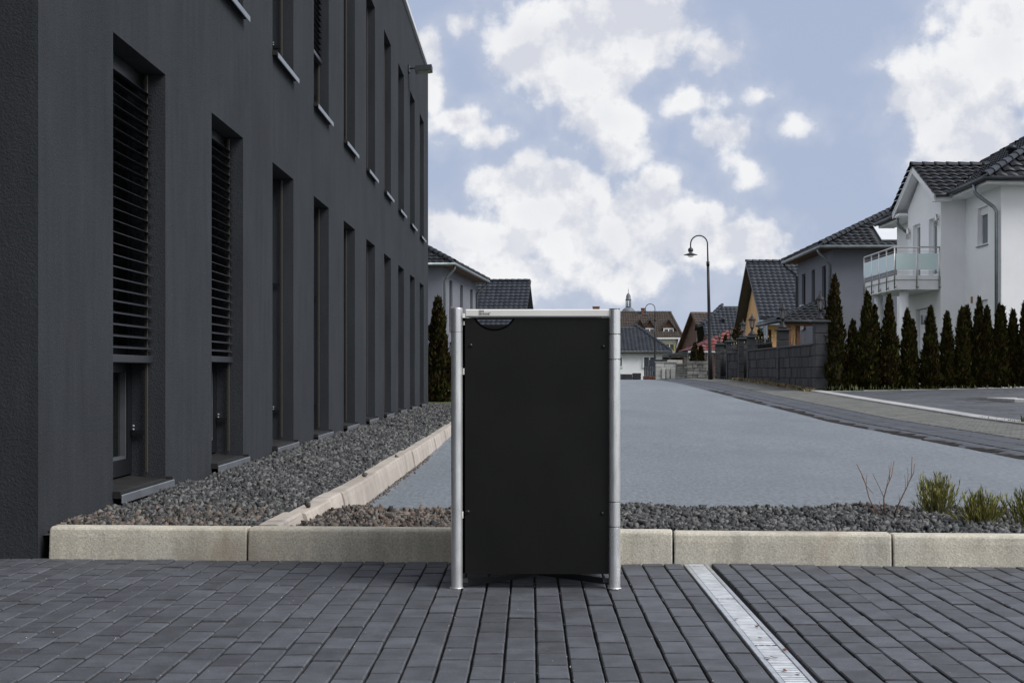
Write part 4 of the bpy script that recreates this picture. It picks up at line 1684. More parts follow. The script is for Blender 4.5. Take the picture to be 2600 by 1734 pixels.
# ------------------------------------------------------------------ street lamps
def street_lamp(x, y, z, h, label, s=1.0, lean=0.0, flip=-1):
    t = thing('street_lamp', (x, y, z - .05), label, 'street lamp', 'street lamps')
    L = lambda zz: V(x + lean * zz / h, y, z + zz)
    MB().tube([L(-.05), L(.9), L(.95), L(h * .55), L(h - 1.13)], [.075 * s, .072 * s, .058 * s, .05 * s, .042 * s], 14).build('pole', M_lamp, t)
    MB().tube([L(h - 1.16), L(h - .99)], .052 * s, 14).build('sleeve', M_lamp, t)
    top = L(h - 1.0)
    r = .275 * s
    path = [top, L(h - r - .02)]
    c = L(h - r - .02)
    for k in range(1, 13):
        a = math.pi * k / 12
        path.append(V(c.x + flip * (r - r * math.cos(a)), y, c.z + r * math.sin(a)))
    e = path[-1]
    path.append(e - V(0, 0, .14))
    MB().tube(path, [.026 * s] + [.021 * s] * (len(path) - 1), 10).build('arm', M_lamp, t)
    hc = (e.x, y, e.z - .14)
    head = MB().lathe([(.02, .03), (.045, .0), (.09, -.035), (.1, -.10), (.09, -.14), (.085, -.15)], 20, hc).build('lamp_head', M_lampd, t)
    MB().lathe([(.06, -.15), (.06, -.20)], 14, hc).build('lamp_neck', M_inox, head)
    MB().lathe([(.07, -.195), (.12, -.215), (.26, -.262), (.262, -.272), (.11, -.255), (.06, -.25)], 24, hc).build('lamp_shade', M_lampd, t)
    MB().lathe([(.125, -.262), (.115, -.31), (.08, -.345), (.03, -.36), (.004, -.362)], 18, hc).build('lamp_bowl', G_bowl, t)


Y = 56.0
street_lamp((1804 - CX) * Y / F, Y, g(Y) + .03, z_at(597, Y) - g(Y) - .03, 'tall dark curved street lamp on the sidewalk beside the slim pillar', 1.15, -.12)
Y = 100.0
street_lamp((1663 - CX) * Y / F, Y, g(Y), z_at(771, Y) - g(Y), 'curved street lamp standing in front of the white bungalow', 1.15)
Y = 168.0
street_lamp((1754 - CX) * Y / F, Y, g(Y), z_at(825, Y) - g(Y), 'distant street lamp before the brown clad gable house', 1.2)

# ------------------------------------------------------------------ white house on the right
WH = thing('white_house', (16, 47, .5), 'white rendered two storey house with glass balcony behind the hedge', 'house')
wb = MB()
zb = .3
opA = [(y_on(2508, 13.25) - 42.05, y_on(2482, 13.25) - 42.05, 4.60, 5.72), (1.25, 2.0, 1.75, 3.0)]
facade(wb, (13.25, 42.05), (0, 1), (-1, 0), 11.95, zb, 6.22, opA, .12)
facade(wb, (13.25, 42.05), (1, 0), (0, -1), 9.8, zb, 6.22, [], .12)
opB = [(.42, 1.38, 3.86, 5.66), (2.4, 3.32, 3.86, 5.66), (1.55, 2.95, .55, 2.92)]
facade(wb, (12.5, 45.5), (0, 1), (-1, 0), 3.95, zb, 6.22, opB, .14)
wb.poly([(12.5, 45.5, 6.22), (12.5, 49.45, 6.22), (12.5, 47.55, 7.28), (12.5, 47.45, 7.28)])
wb.quad((12.5, 45.5, zb), (13.25, 45.5, zb), (13.25, 45.5, 6.22), (12.5, 45.5, 6.22))
wb.quad((12.5, 49.45, zb), (13.25, 49.45, zb), (13.25, 49.45, 6.22), (12.5, 49.45, 6.22))
wb.quad((13.25, 54, zb), (23, 54, zb), (23, 54, 6.22), (13.25, 54, 6.22))
wb.quad((23.05, 42.05, zb), (23.05, 54, zb), (23.05, 54, 6.22), (23.05, 42.05, 6.22))
wb.build('wall', M_white, WH)
MB().box(13.7, 22.7, 42.5, 53.7, zb, 6.1).build('inner_rooms', M_inside, WH)
MB().box(12.75, 13.2, 45.6, 49.3, zb, 6.1).build('inner_rooms', M_inside, WH)
G_house = glass_mat('house_glass', (.30, .34, .36), .45)
for op in opA:
    w = window(WH, (13.25, 42.05), (0, 1), (-1, 0), op, .12, M_trim, G_house, .06, sill=.05, smat=M_sillm)
    frm = frame_of((13.25, 42.05), (0, 1), (-1, 0))
    MB().box(op[0] + .02, op[1] - .02, -.13, -.085, op[3] - .22, op[3] - .005, 0, frm).build('roller_shutter', M_trim, w)
for op in opB[:2]:
    window(WH, (12.5, 45.5), (0, 1), (-1, 0), op, .14, M_trim, G_house, .08, name='balcony_door')
frm = frame_of((12.5, 45.5), (0, 1), (-1, 0))
ed = MB().box(1.57, 2.93, -.20, -.12, .56, 2.90, .0, frm).build('entrance_door', M_trim, WH)
MB().box(1.75, 2.75, -.119, -.112, 2.42, 2.72, 0, frm).build('door_light', G_house, ed)
MB().box(1.72, 2.78, -.119, -.115, 1.3, 2.3, .01, frm).build('door_panel', M_white, ed)
MB().box(1.66, 1.69, -.119, -.07, 1.2, 1.9, .005, frm).build('door_handle', M_inox, ed)
# roof
A0, A1 = (12.66, 54.6), (12.66, 41.5)
RN, RF = (18.13, 46.97, 9.58), (18.13, 49.13, 9.58)
roof_slope(WH, [(12.66, 41.5, 6.3), (23.6, 41.5, 6.3), RN], M_tile, M_gutd, 90)
# left slope is notched where the gabled bay cuts in
roof_slope(WH, [(12.66, 45.0, 6.3), (12.66, 41.5, 6.3), RN, (15.4, 47.0, 7.944), (14.50, 47.6, 7.404)], M_tile, M_gutd, 90)
roof_slope(WH, [(12.66, 54.6, 6.3), (12.66, 50.2, 6.3), (14.50, 47.6, 7.404), (15.4, 47.0, 7.944), RN, RF], M_tile, M_gutd, 0)
roof_slope(WH, [(12.15, 45.0, 6.24), (12.66, 45.0, 6.24), (14.56, 47.6, 7.44), (12.15, 47.6, 7.44)], M_tile, M_trim, 120)
roof_slope(WH, [(12.66, 50.2, 6.24), (12.15, 50.2, 6.24), (12.15, 47.6, 7.44), (14.56, 47.6, 7.44)], M_tile, M_trim, 0)
roof_slope(WH, [(23.6, 54.6, 6.3), (12.66, 54.6, 6.3), RF], M_tile, M_gutd, 0)
ridge_caps(WH, (12.60, 41.44, 6.32), RN, M_tileg, .11)
ridge_caps(WH, (12.66, 54.6, 6.32), RF, M_tile, .11)
ridge_caps(WH, (12.10, 47.6, 7.46), (14.6, 47.6, 7.46), M_tile, .11)
MB().lathe([(.09, 0), (.09, .22), (.16, .26), (.17, .32), (.10, .38), (.02, .40)], 14, (13.9, 43.2, 7.05)).build('roof_vent', M_tile, WH)
# verge, soffit, fascia, gutters
tr = MB()
for s, (ya, yb) in ((1, (45.0, 47.6)), (-1, (50.2, 47.6))):
    tr.slab([(12.17, ya, 6.12), (12.17, yb, 7.32), (12.5, yb, 7.32), (12.5, ya, 6.12)], (0, 0, .06))
    tr.slab([(12.16, ya, 6.02), (12.16, yb, 7.22), (12.16, yb, 7.38), (12.16, ya, 6.18)], (.03, 0, 0))
tr.build('verge_board', M_trim, WH)
for q in ((12.70, 13.25, 41.55, 45.48, 6.12, 6.2), (12.70, 13.25, 49.47, 54.5, 6.12, 6.2), (13.252, 23.5, 41.55, 42.05, 6.12, 6.2),
          (12.2, 12.70, 45.03, 45.49, 6.05, 6.14), (12.2, 12.66, 49.46, 50.15, 6.05, 6.14)):
    MB().box(*q).build('soffit', M_trim, WH)


def gutter_run(house, pts, m, r=.07):
    MB().tube(pts, r, 8).build('roof_gutter', m, house)


def downpipe(house, pts, m, r=.045):
    MB().tube(pts, r, 10).build('downpipe', m, house)


gutter_run(WH, [(12.60, 45.0, 6.26), (12.60, 41.44, 6.26), (23.6, 41.44, 6.26)], M_gutd)
gutter_run(WH, [(12.2, 44.95, 6.2), (12.6, 44.95, 6.22)], M_gutd, .06)
gutter_run(WH, [(12.60, 50.3, 6.26), (12.60, 54.6, 6.26)], M_gutd)
downpipe(WH, [(12.62, 42.5, 6.22), (12.64, 42.5, 6.0), (12.72, 42.45, 5.88), (13.10, 42.25, 5.55), (13.16, 42.2, 5.42), (13.16, 42.2, .4)], M_zinc, .052)
downpipe(WH, [(12.62, 51.4, 6.22), (12.64, 51.4, 6.0), (12.72, 51.4, 5.88), (13.10, 51.4, 5.55), (13.16, 51.4, 5.42), (13.16, 51.4, .4)], M_zinc, .05)
# balcony
bal = MB().box(11.16, 12.498, 45.6, 49.6, 3.40, 3.70, .01).box(11.12, 12.498, 45.56, 49.64, 3.703, 3.84, .01).build('balcony', M_trim, WH)
posts = [(11.10, 45.53), (11.78, 45.53), (12.46, 45.53), (11.10, 46.55), (11.10, 47.57), (11.10, 48.59), (11.10, 49.66)]
pm = MB().tube([(0, 0, 3.42), (0, 0, 4.68)], .022, 10).mesh('rail_post', M_inox)
fm = MB().tube([(0, -.0, 3.5), (0.06, 0.0, 3.5)], .04, 10).mesh('post_fixing', M_inox)
for (x, y) in posts:
    piece('rail_post', pm, bal, (x, y, 0))
    piece('post_fixing', fm, bal, (x, y, 0))
rl = MB()
rl.tube([(12.48, 45.53, 4.69), (11.10, 45.53, 4.69), (11.10, 49.66, 4.69)], .024, 10)
rl.build('hand_rail', M_inox, bal)
r2 = MB()
for zz in (4.56, 3.94, 3.89):
    r2.tube([(12.48, 45.53, zz), (11.10, 45.53, zz), (11.10, 49.66, zz)], .007, 6)
r2.build('rail_rods', M_inox, bal)
for (a, b) in (((11.14, 45.53), (11.74, 45.53)), ((11.82, 45.53), (12.42, 45.53))):
    MB().box(a[0], b[0], 45.522, 45.538, 4.0, 4.50).build('glass_panel', G_frost, bal)
for i in range(4):
    MB().box(11.092, 11.108, posts[[0, 3, 4, 5][i]][1] + .04, posts[[3, 4, 5, 6][i]][1] - .04, 4.0, 4.50).build('glass_panel', G_frost, bal)
for (x, y) in ((11.5, 46.0), (11.45, 49.1)):
    MB().tube([(x, y, .4), (x, y, 3.42)], .14, 20).build('column', M_trim, WH)
for (x, y, z) in ((12.42, 45.72, 5.55), (12.42, 49.15, 5.45), (12.44, 46.3, 2.15), (12.44, 48.75, 2.05)):
    MB().tube([(x, y, z - .2), (x, y, z + .16)], .05, 10).tube([(x, y, z), (x + .08, y, z)], .03, 8).build('wall_lamp', M_inox, WH)
MB().box(13.20, 13.25, 44.75, 44.83, 2.95, 3.15, .01).build('wall_lamp', mat('copper_lamp', (.35, .16, .08), .4, .5), WH)

# ------------------------------------------------------------------ grey house on the right
GH = thing('grey_house', (17, 66, .5), 'violet grey two storey house with hipped black tile roof beside the white house', 'house')
gb = MB()
gz = .2
wy = lambda a, b: (y_on(b, 12.65) - 62.6, y_on(a, 12.65) - 62.6)
opG = [(*wy(2087, 2097), 2.95, 5.45), (*wy(2060.6, 2068.8), 3.75, 5.45), (*wy(2036, 2045), 2.95, 5.42)]
facade(gb, (12.65, 62.6), (0, 1), (-1, 0), 8.0, gz, 6.1, opG, .12)
facade(gb, (12.65, 62.6), (1, 0), (0, -1), 9.4, gz, 6.1, [(2.2, 3.4, 1.2, 2.3)], .12)
gb.quad((22.05, 62.6, gz), (22.05, 70.6, gz), (22.05, 70.6, 6.1), (22.05, 62.6, 6.1))
gb.quad((12.65, 70.6, gz), (22.05, 70.6, gz), (22.05, 70.6, 6.1), (12.65, 70.6, 6.1))
gb.build('wall', M_greyw, GH)
MB().box(13.1, 21.8, 63.0, 70.3, gz, 6.0).build('inner_rooms', M_inside, GH)
for i, op in enumerate(opG):
    w = window(GH, (12.65, 62.6), (0, 1), (-1, 0), op, .12, M_frame, G_far, .09, sill=.05, smat=M_sillm)
    if i != 1:
        frm = frame_of((12.65, 62.6), (0, 1), (-1, 0))
        rb = MB()
        rb.box(op[0] - .05, op[1] + .05, .06, .10, op[2] + 1.0, op[2] + 1.04, 0, frm)
        rb.box(op[0] - .05, op[1] + .05, .06, .10, op[2] - .1, op[2] - .06, 0, frm)
        rb.box(op[0] - .05, op[1] + .05, .06, .10, op[2] + .78, op[2] + .81, 0, frm)
        for q in (op[0] - .05, op[1] + .01):
            rb.box(q, q + .04, .06, .10, op[2] - .1, op[2] + 1.0, 0, frm)
        rb.build('window_railing', M_inox, w)
        MB().box(op[0] - .02, op[1] + .02, .075, .085, op[2] - .06, op[2] + .78, 0, frm).build('railing_infill', mat('perforated_metal', (.32, .29, .27), .5, .5), w)
window(GH, (12.65, 62.6), (1, 0), (0, -1), (2.2, 3.4, 1.2, 2.3), .12, M_frame, G_far, .07, sill=.05, smat=M_sillm)
GR0, GR1 = (16.45, 66.6, 8.29), (18.2, 66.6, 8.29)
sh = lambda x0, x1, t0, t1: [(x0 - 12.1, t0 * 1.109), (x1 - 12.1, t0 * 1.109), (x1 - 12.1, t1 * 1.109), (x0 - 12.1, t1 * 1.109)]
roof_slope(GH, [(12.1, 62.0, 6.15), (22.6, 62.0, 6.15), GR1, GR0], M_tile, M_gutd, 240, holes=[sh(14.6, 17.1, .35, 1.95)])
roof_slope(GH, [(12.1, 71.2, 6.15), (12.1, 62.0, 6.15), GR0], M_tile, M_gutd, 0)
roof_slope(GH, [(22.6, 62.0, 6.15), (22.6, 71.2, 6.15), GR1], M_tile, M_gutd, 0)
roof_slope(GH, [(22.6, 71.2, 6.15), (12.1, 71.2, 6.15), GR0, GR1], M_tile, M_gutd, 0)
ridge_caps(GH, (12.05, 61.95, 6.18), GR0, M_tile, .12)
ridge_caps(GH, (12.05, 71.25, 6.18), GR0, M_tile, .12)
ridge_caps(GH, GR0, GR1, M_tile, .12)
k = .465
for (xa, xb) in ((14.66, 15.86), (15.88, 17.08)):
    MB().slab([(xa, 62.36, 6.15 + .36 * k + .05), (xb, 62.36, 6.15 + .36 * k + .05), (xb, 63.9, 6.15 + 1.9 * k + .05), (xa, 63.9, 6.15 + 1.9 * k + .05)], (0, -.02, .05)).build('solar_panel', M_solar, GH)
MB().box(12.15, 12.65, 62.05, 71.1, 6.02, 6.08).build('soffit', M_wood, GH)
MB().box(12.652, 22.5, 62.05, 62.6, 6.02, 6.08).build('soffit', M_wood, GH)
gutter_run(GH, [(12.03, 71.2, 6.08), (12.03, 61.93, 6.08), (22.6, 61.93, 6.08)], M_zinc, .075)
downpipe(GH, [(12.05, 62.6, 6.02), (12.08, 62.6, 5.9), (12.5, 62.75, 5.5), (12.57, 62.8, 5.35), (12.57, 62.8, .3)], M_zinc, .055)
downpipe(GH, [(12.05, 71.0, 6.02), (12.08, 71.0, 5.9), (12.5, 70.6, 5.5), (12.57, 70.5, 5.35), (12.57, 70.5, .3)], M_gutd, .055)
# tiled canopy on wooden posts beside the grey house
CN = thing('tiled_canopy', (11.3, 62, .6), 'small black tiled canopy on brown posts beside the grey house', 'canopy')
ap0, ap1 = (11.9, 62.3, 3.78), (11.9, 64.0, 3.78)
roof_slope(CN, [(9.98, 60.0, 2.98), (12.55, 60.0, 2.98), ap0], M_tile, M_gutd, 0)
roof_slope(CN, [(9.98, 65.5, 2.98), (9.98, 60.0, 2.98), ap0, ap1], M_tile, M_gutd, 0)
roof_slope(CN, [(12.55, 60.0, 2.98), (12.55, 62.5, 2.98), ap0], M_tile, M_gutd, 0)
ridge_caps(CN, (9.98, 60, 3.0), ap0, M_tile, .09, joined=True)
gutter_run(CN, [(9.92, 65.4, 2.92), (9.92, 59.93, 2.92), (12.55, 59.93, 2.92)], M_gutd, .07)
MB().box(10.05, 12.5, 60.08, 60.2, 2.74, 2.9).build('beam', M_wood, CN)
for (x, y) in ((10.42, 60.15), (10.82, 60.3), (10.42, 65.0), (12.4, 60.3)):
    MB().box(x - .07, x + .07, y - .07, y + .07, .45, 2.74, .01).build('post', M_wood, CN)

# ------------------------------------------------------------------ peach house
PH = thing('peach_house', (17, 85, .3), 'peach coloured house with steep grey tiled roof and wide dark verge', 'house')
pb_ = MB()
facade(pb_, (12.85, 84.2), (0, 1), (-1, 0), 5.0, -.1, 3.8, [], .1)
pb_.poly([(12.85, 84.2, 3.8), (12.85, 89.2, 3.8), (12.85, 85.0, 6.75), (12.85, 84.2, 6.2)])
facade(pb_, (12.85, 80.7), (1, 0), (0, -1), 9.4, -.1, 3.8, [], .1)
pb_.quad((22, 80.7, -.1), (22, 89.2, -.1), (22, 89.2, 3.8), (22, 80.7, 3.8))
pb_.build('wall', M_peach, PH)
pg = MB()
facade(pg, (12.83, 80.7), (0, 1), (-1, 0), 3.5, -.1, 3.8, [(.7, 1.7, 2.2, 3.7), (2.1, 2.9, 2.2, 3.7)], .1)
pg.poly([(12.83, 80.7, 3.8), (12.83, 84.2, 3.8), (12.83, 84.2, 6.2)])
pg.build('wall', M_blueg, PH)
MB().box(13.0, 21.8, 81.0, 89.0, -.1, 3.7).build('inner_rooms', M_inside, PH)
for op in ((.7, 1.7, 2.2, 3.7), (2.1, 2.9, 2.2, 3.7)):
    window(PH, (12.83, 80.7), (0, 1), (-1, 0), op, .1, M_trim, G_far, .08, sill=.05, smat=M_sillm)
roof_slope(PH, [(12.3, 80.0, 3.84), (22.5, 80.0, 3.84), (22.5, 85.0, 7.12), (12.3, 85.0, 7.12)], M_tileg, M_gutd, 300)
roof_slope(PH, [(22.5, 90.0, 3.6), (12.3, 90.0, 3.6), (12.3, 85.0, 7.12), (22.5, 85.0, 7.12)], M_tileg, M_gutd, 0)
ridge_caps(PH, (12.25, 85, 7.16), (22.5, 85, 7.16), M_tileg, .12, joined=True)
vb = MB()
dks = mat('dark_soffit', (.085, .075, .066), .8)
vb.slab([(12.32, 90.0, 3.45), (12.32, 85.0, 6.97), (13.1, 85.0, 6.97), (13.1, 90.0, 3.45)], (0, 0, .05))
vb.slab([(12.32, 80.0, 3.70), (12.32, 85.0, 6.97), (12.83, 85.0, 6.97), (12.83, 80.0, 3.70)], (0, 0, .05))
vb.build('verge_soffit', dks, PH)
vf = MB()
vf.slab([(12.28, 80.0, 3.66), (12.28, 85.0, 6.92), (12.28, 85.0, 7.12), (12.28, 80.0, 3.86)], (.03, 0, 0))
vf.slab([(12.28, 90.0, 3.42), (12.28, 85.0, 6.92), (12.28, 85.0, 7.12), (12.28, 90.0, 3.62)], (.03, 0, 0))
vf.build('verge_board', M_gutd, PH)
MB().box(12.5, 22.4, 80.05, 80.68, 3.42, 3.68).build('eave_box', M_blueg, PH)
gutter_run(PH, [(12.3, 79.93, 3.76), (22.5, 79.93, 3.76)], M_gutd, .07)

# ------------------------------------------------------------------ dark tiled house beyond
DH = thing('dark_roof_house', (16, 108, 0), 'low house with dark grey tiled half-hipped roof behind the peach house', 'house')
zE = 2.7
roof_slope(DH, [(12.7, 105, zE), (21, 105, zE), (21, 109.2, 5.72), (14.0, 109.2, 5.72), (12.4, 107.2, 4.3)], M_tileg, M_gutd, 0)
roof_slope(DH, [(21, 113.4, zE), (12.7, 113.4, zE), (12.4, 111.2, 4.3), (14.0, 109.2, 5.72), (21, 109.2, 5.72)], M_tileg, M_gutd, 0)
roof_slope(DH, [(12.4, 111.2, 4.3), (12.4, 107.2, 4.3), (14.0, 109.2, 5.72)], M_tileg, M_gutd, 0)
ridge_caps(DH, (12.4, 107.2, 4.33), (14.0, 109.2, 5.75), M_tileg, .13, joined=True)
dw = MB()
dw.poly([(13.0, 105.6, -.6), (13.0, 112.8, -.6), (13.0, 112.8, 2.9), (13.0, 111.0, 4.2), (13.0, 107.4, 4.2), (13.0, 105.6, 2.9)])
dw.quad((13.0, 105.6, -.6), (20.5, 105.6, -.6), (20.5, 105.6, 2.7), (13.0, 105.6, 2.7))
dw.build('wall', M_brownw, DH)
MB().slab([(12.72, 105.02, 2.55), (12.45, 107.2, 4.15), (13.0, 107.2, 4.15), (13.0, 105.02, 2.55)], (0, 0, .06)).build('verge_board', M_gutd, DH)
MB().lathe([(.10, 0), (.10, .3), (.16, .34), (.14, .42), (.02, .45)], 10, (13.9, 107.4, 4.35)).build('roof_vent', M_gutd, DH)

# ------------------------------------------------------------------ red roofed porch
RP = thing('red_porch', (9, 76, .4), 'low porch with bright red tiled roof behind the garden pillars', 'porch')
roof_slope(RP, [(7.75, 73.0, 1.93), (10.6, 73.0, 1.93), (10.6, 75.5, 3.07), (10.37, 75.5, 3.07)], M_tiler, M_gutd, 0)
roof_slope(RP, [(7.75, 78.0, 1.93), (7.75, 73.0, 1.93), (10.37, 75.5, 3.07)], M_tiler, M_gutd, 0)
roof_slope(RP, [(10.6, 78.0, 1.93), (7.75, 78.0, 1.93), (10.37, 75.5, 3.07), (10.6, 75.5, 3.07)], M_tiler, M_gutd, 0)
MB().box(7.72, 10.6, 72.88, 72.98, 1.84, 1.93).build('roof_gutter', M_trim, RP)
for (x, y) in ((8.2, 73.3), (8.75, 73.3), (8.2, 77.6)):
    MB().box(x - .05, x + .05, y - .05, y + .05, .3, 1.98).build('post', M_trim, RP)
MB().box(8.3, 8.7, 77.3, 77.4, .3, 1.9).build('side_wall', M_creamw, RP)
MB().box(9.6, 10.5, 73.6, 77.6, .3, 1.95).build('wall', M_creamw, RP)

# ------------------------------------------------------------------ brown clad gable house (turned)
BH_ = thing('brown_gable_house', (13.7, 124, -.4), 'house with brown clad gable above a white ground floor', 'house', local=True, rz=math.radians(9.5))
wl = 9.6
MB().poly([(0, -wl / 2, 0), (0, wl / 2, 0), (0, wl / 2, 2.9), (0, -wl / 2, 2.9)][::-1]).quad((0, -wl / 2, 0), (9, -wl / 2, 0), (9, -wl / 2, 2.9), (0, -wl / 2, 2.9)).build('wall', M_creamw, BH_)
MB().slab([(-.03, -wl / 2, 2.85), (-.03, wl / 2, 2.85), (-.03, 0, 6.15)], (.1, 0, 0)).build('gable_cladding', M_brownw, BH_)
roof_slope(BH_, [(-.4, -wl / 2 - .4, 2.75), (9.5, -wl / 2 - .4, 2.75), (9.5, 0, 6.3), (-.4, 0, 6.3)], M_tileb, M_brownw, 0)
roof_slope(BH_, [(9.5, wl / 2 + .4, 2.75), (-.4, wl / 2 + .4, 2.75), (-.4, 0, 6.3), (9.5, 0, 6.3)], M_tileb, M_brownw, 0)
w = MB().box(-.06, -.02, -1.3, -.75, 3.6, 4.5).build('window', M_trim, BH_)
MB().box(-.065, -.055, -1.22, -.83, 3.7, 4.4).build('pane', G_far, w)

# ------------------------------------------------------------------ large brown roofed house in the distance
CH = thing('brown_roof_house', (12, 184, -.5), 'large cream house with brown tiled roof and gabled dormers', 'house')
XR_ = (1735.8 - CX) * 180 / F
XT = (1701 - CX) * 184.5 / F
zE, zR = z_at(858, 180), z_at(793, 184.5)
cw = MB()
opC = [(18.5 - 6.9, 18.5 - 4.3, 1.2, 2.95)]
cw.box(2.0, XR_ - .6, 180.5, 189, -.6, zE + .02)
cw.build('wall', M_creamw, CH)
roof_slope(CH, [(1.5, 180, zE), (XR_, 180, zE), (XT, 184.5, zR), (1.5, 184.5, zR)], M_tileb, M_brownw, 0)
roof_slope(CH, [(XR_, 189, zE), (1.5, 189, zE), (1.5, 184.5, zR), (XT, 184.5, zR)], M_tileb, M_brownw, 0)
roof_slope(CH, [(XR_, 180, zE), (XR_, 189, zE), (XT, 184.5, zR)], M_tileb, M_brownw, 0)
ridge_caps(CH, (XR_, 180, zE), (XT, 184.5, zR), M_tileb, .14, joined=True)
ridge_caps(CH, (1.5, 184.5, zR), (XT, 184.5, zR), M_tileb, .14, joined=True)
MB().box(1.5, XR_, 179.85, 179.98, zE - .12, zE + .02).build('roof_gutter', M_trim, CH)
MB().tube([(XR_ - .7, 180.2, zE - .1), (XR_ - .9, 180.3, zE - 1.0), (XR_ - .9, 180.3, -.5)], .06, 6).build('downpipe', M_gutd, CH)
yl = mat('yellow_surround', (.55, .48, .22), .8)


def far_win(root, px0, px1, py0, py1, Y, surround=None):
    a, b = pix(px0, py1, Y), pix(px1, py0, Y)
    m = .1 if surround is None else .16
    w = MB()
    w.box(a.x, b.x, Y - .06, Y + .02, a.z, a.z + m).box(a.x, b.x, Y - .06, Y + .02, b.z - m, b.z)
    w.box(a.x, a.x + m, Y - .06, Y + .02, a.z + m, b.z - m).box(b.x - m, b.x, Y - .06, Y + .02, a.z + m, b.z - m)
    o = w.build('window', surround or M_trim, root)
    MB().box(a.x + m, b.x - m, Y - .03, Y - .01, a.z + m, b.z - m).build('pane', G_far, o)
    c = (a.x + b.x) / 2
    MB().box(c - .05, c + .05, Y - .05, Y - .031, a.z + m, b.z - m).build('mullion', M_trim, o)


far_win(CH, 1686, 1714, 871, 892, 180.45, yl)
for (pa, pb, pk) in ((1615, 1634, 814), (1639, 1660, 814), (1683, 1712, 814)):
    Yd = 181.2
    a, b = pix(pa, 833, Yd), pix(pb, 833, Yd)
    c = (a.x + b.x) / 2
    zt = z_at(pk, Yd)
    zlow = z_at(850, Yd)
    dm = MB()
    dm.slab([(a.x, Yd, zlow), (b.x, Yd, zlow), (b.x, Yd, a.z), (c, Yd, zt), (a.x, Yd, a.z)], (0, 3.2, 0))
    d = dm.build('dormer', M_brownw, CH)
    dr = MB()
    dr.slab([(a.x - .25, Yd - .3, a.z - .3), (c, Yd - .3, zt + .06), (c, Yd + 3.2, zt + .06), (a.x - .25, Yd + 3.2, a.z - .3)], (0, 0, .12))
    dr.slab([(b.x + .25, Yd - .3, a.z - .3), (c, Yd - .3, zt + .06), (c, Yd + 3.2, zt + .06), (b.x + .25, Yd + 3.2, a.z - .3)], (0, 0, .12))
    dr.build('dormer_roof', M_tileb, d)
    far_win(CH, (pa + pb) / 2 - 13, (pa + pb) / 2 + 13, 833.5, 849, Yd - .05)
for (pa, pb, pt) in ((1628, 1637, 784), (1505, 1522, 780)):
    a, b = pix(pa, 800, 184.3), pix(pb, pt, 184.3)
    MB().box(a.x, b.x, 184, 184.6, a.z - .5, b.z).box(a.x - .05, b.x + .05, 183.95, 184.65, b.z, b.z + .08).build('chimney', M_brick, CH)

# ------------------------------------------------------------------ white bungalow
BG = thing('white_bungalow', (6, 119, -.3), 'white bungalow with dark hipped tile roof at the end of the road', 'bungalow')
zE, zR = z_at(892, 115), z_at(828, 119)
XE, XT = (1707 - CX) * 115 / F, (1615.6 - CX) * 119 / F
XW = (1697.6 - CX) * 115.4 / F
bw_ = MB()
facade(bw_, (-1, 115.4), (1, 0), (0, -1), XW + 1, -.5, zE, [], .1)
bw_.quad((XW, 115.4, -.5), (XW, 123, -.5), (XW, 123, zE), (XW, 115.4, zE))
bw_.build('wall', M_white, BG)
roof_slope(BG, [(-1.5, 115, zE), (XE, 115, zE), (XT, 119, zR), (-1.5, 119, zR)], M_tileg, M_gutd, 0)
roof_slope(BG, [(XE, 115, zE), (XE, 123, zE), (XT, 119, zR)], M_tileg, M_gutd, 0)
roof_slope(BG, [(XE, 123, zE), (-1.5, 123, zE), (-1.5, 119, zR), (XT, 119, zR)], M_tileg, M_gutd, 0)
ridge_caps(BG, (XE, 115, zE + .03), (XT, 119, zR + .03), M_tileg, .12, joined=True)
gutter_run(BG, [(-1.5, 114.95, zE - .05), (XE, 114.95, zE - .05)], M_gutd, .08)
far_win(BG, 1632, 1666, 904, 934, 115.35)
far_win(BG, 1556, 1582, 904, 933, 115.35)

# flat dark carport beside the bungalow
CP = thing('carport', (10, 101, 0), 'flat dark carport between the bungalow and the stone wall', 'carport')
a, b = pix(1698, 914, 100), pix(1747, 896, 100)
MB().box(a.x, b.x + .3, 100, 105, b.z - .22, b.z, .02).build('roof', M_gutd, CP)
for x in (a.x + .1, b.x - .1):
    MB().box(x - .06, x + .06, 100.1, 100.25, -.1, b.z - .22).build('post', M_gutd, CP)
MB().box(a.x, b.x + .3, 104.8, 104.95, -.1, b.z - .23).build('rear_wall', M_brownw, CP)

# ------------------------------------------------------------------ walls at the end of the road
def px_wall(name, label, x0, x1, ytop, Y, m, course, L, d=.25, cap=None, cat='wall', step=0):
    a = pix(x0, ytop, Y)
    b = pix(x1, ytop, Y)
    t = thing(name, ((a.x + b.x) / 2, Y, g(Y) - .05), label, cat)
    zt = a.z
    n = int(math.ceil((zt - g(Y) + .05) / course))
    mes = {}
    for c in range(n):
        x = a.x
        k = 0
        while x < b.x - .02:
            l = min(L * random.uniform(.75, 1.25) if L < .6 else L, b.x - x)
            l = round(l, 2)
            if l < .03:
                break
            if l not in mes:
                mes[l] = MB().box(.004, l - .004, 0, d, .004, course - .004, .01).mesh('wall_block', m)
            piece('wall_block', mes[l], t, (x, Y + random.uniform(-.015, .015), zt - (c + 1) * course))
            x += l
            k += 1
    MB().box(a.x + .03, b.x - .03, Y + .05, Y + d - .03, g(Y) - .04, zt - .03).build('wall_core', M_inside, t)
    if cap:
        MB().box(a.x - .03, b.x + .03, Y - .04, Y + d + .04, zt + .002, zt + .05, .008).build('coping', cap, t)
    return t


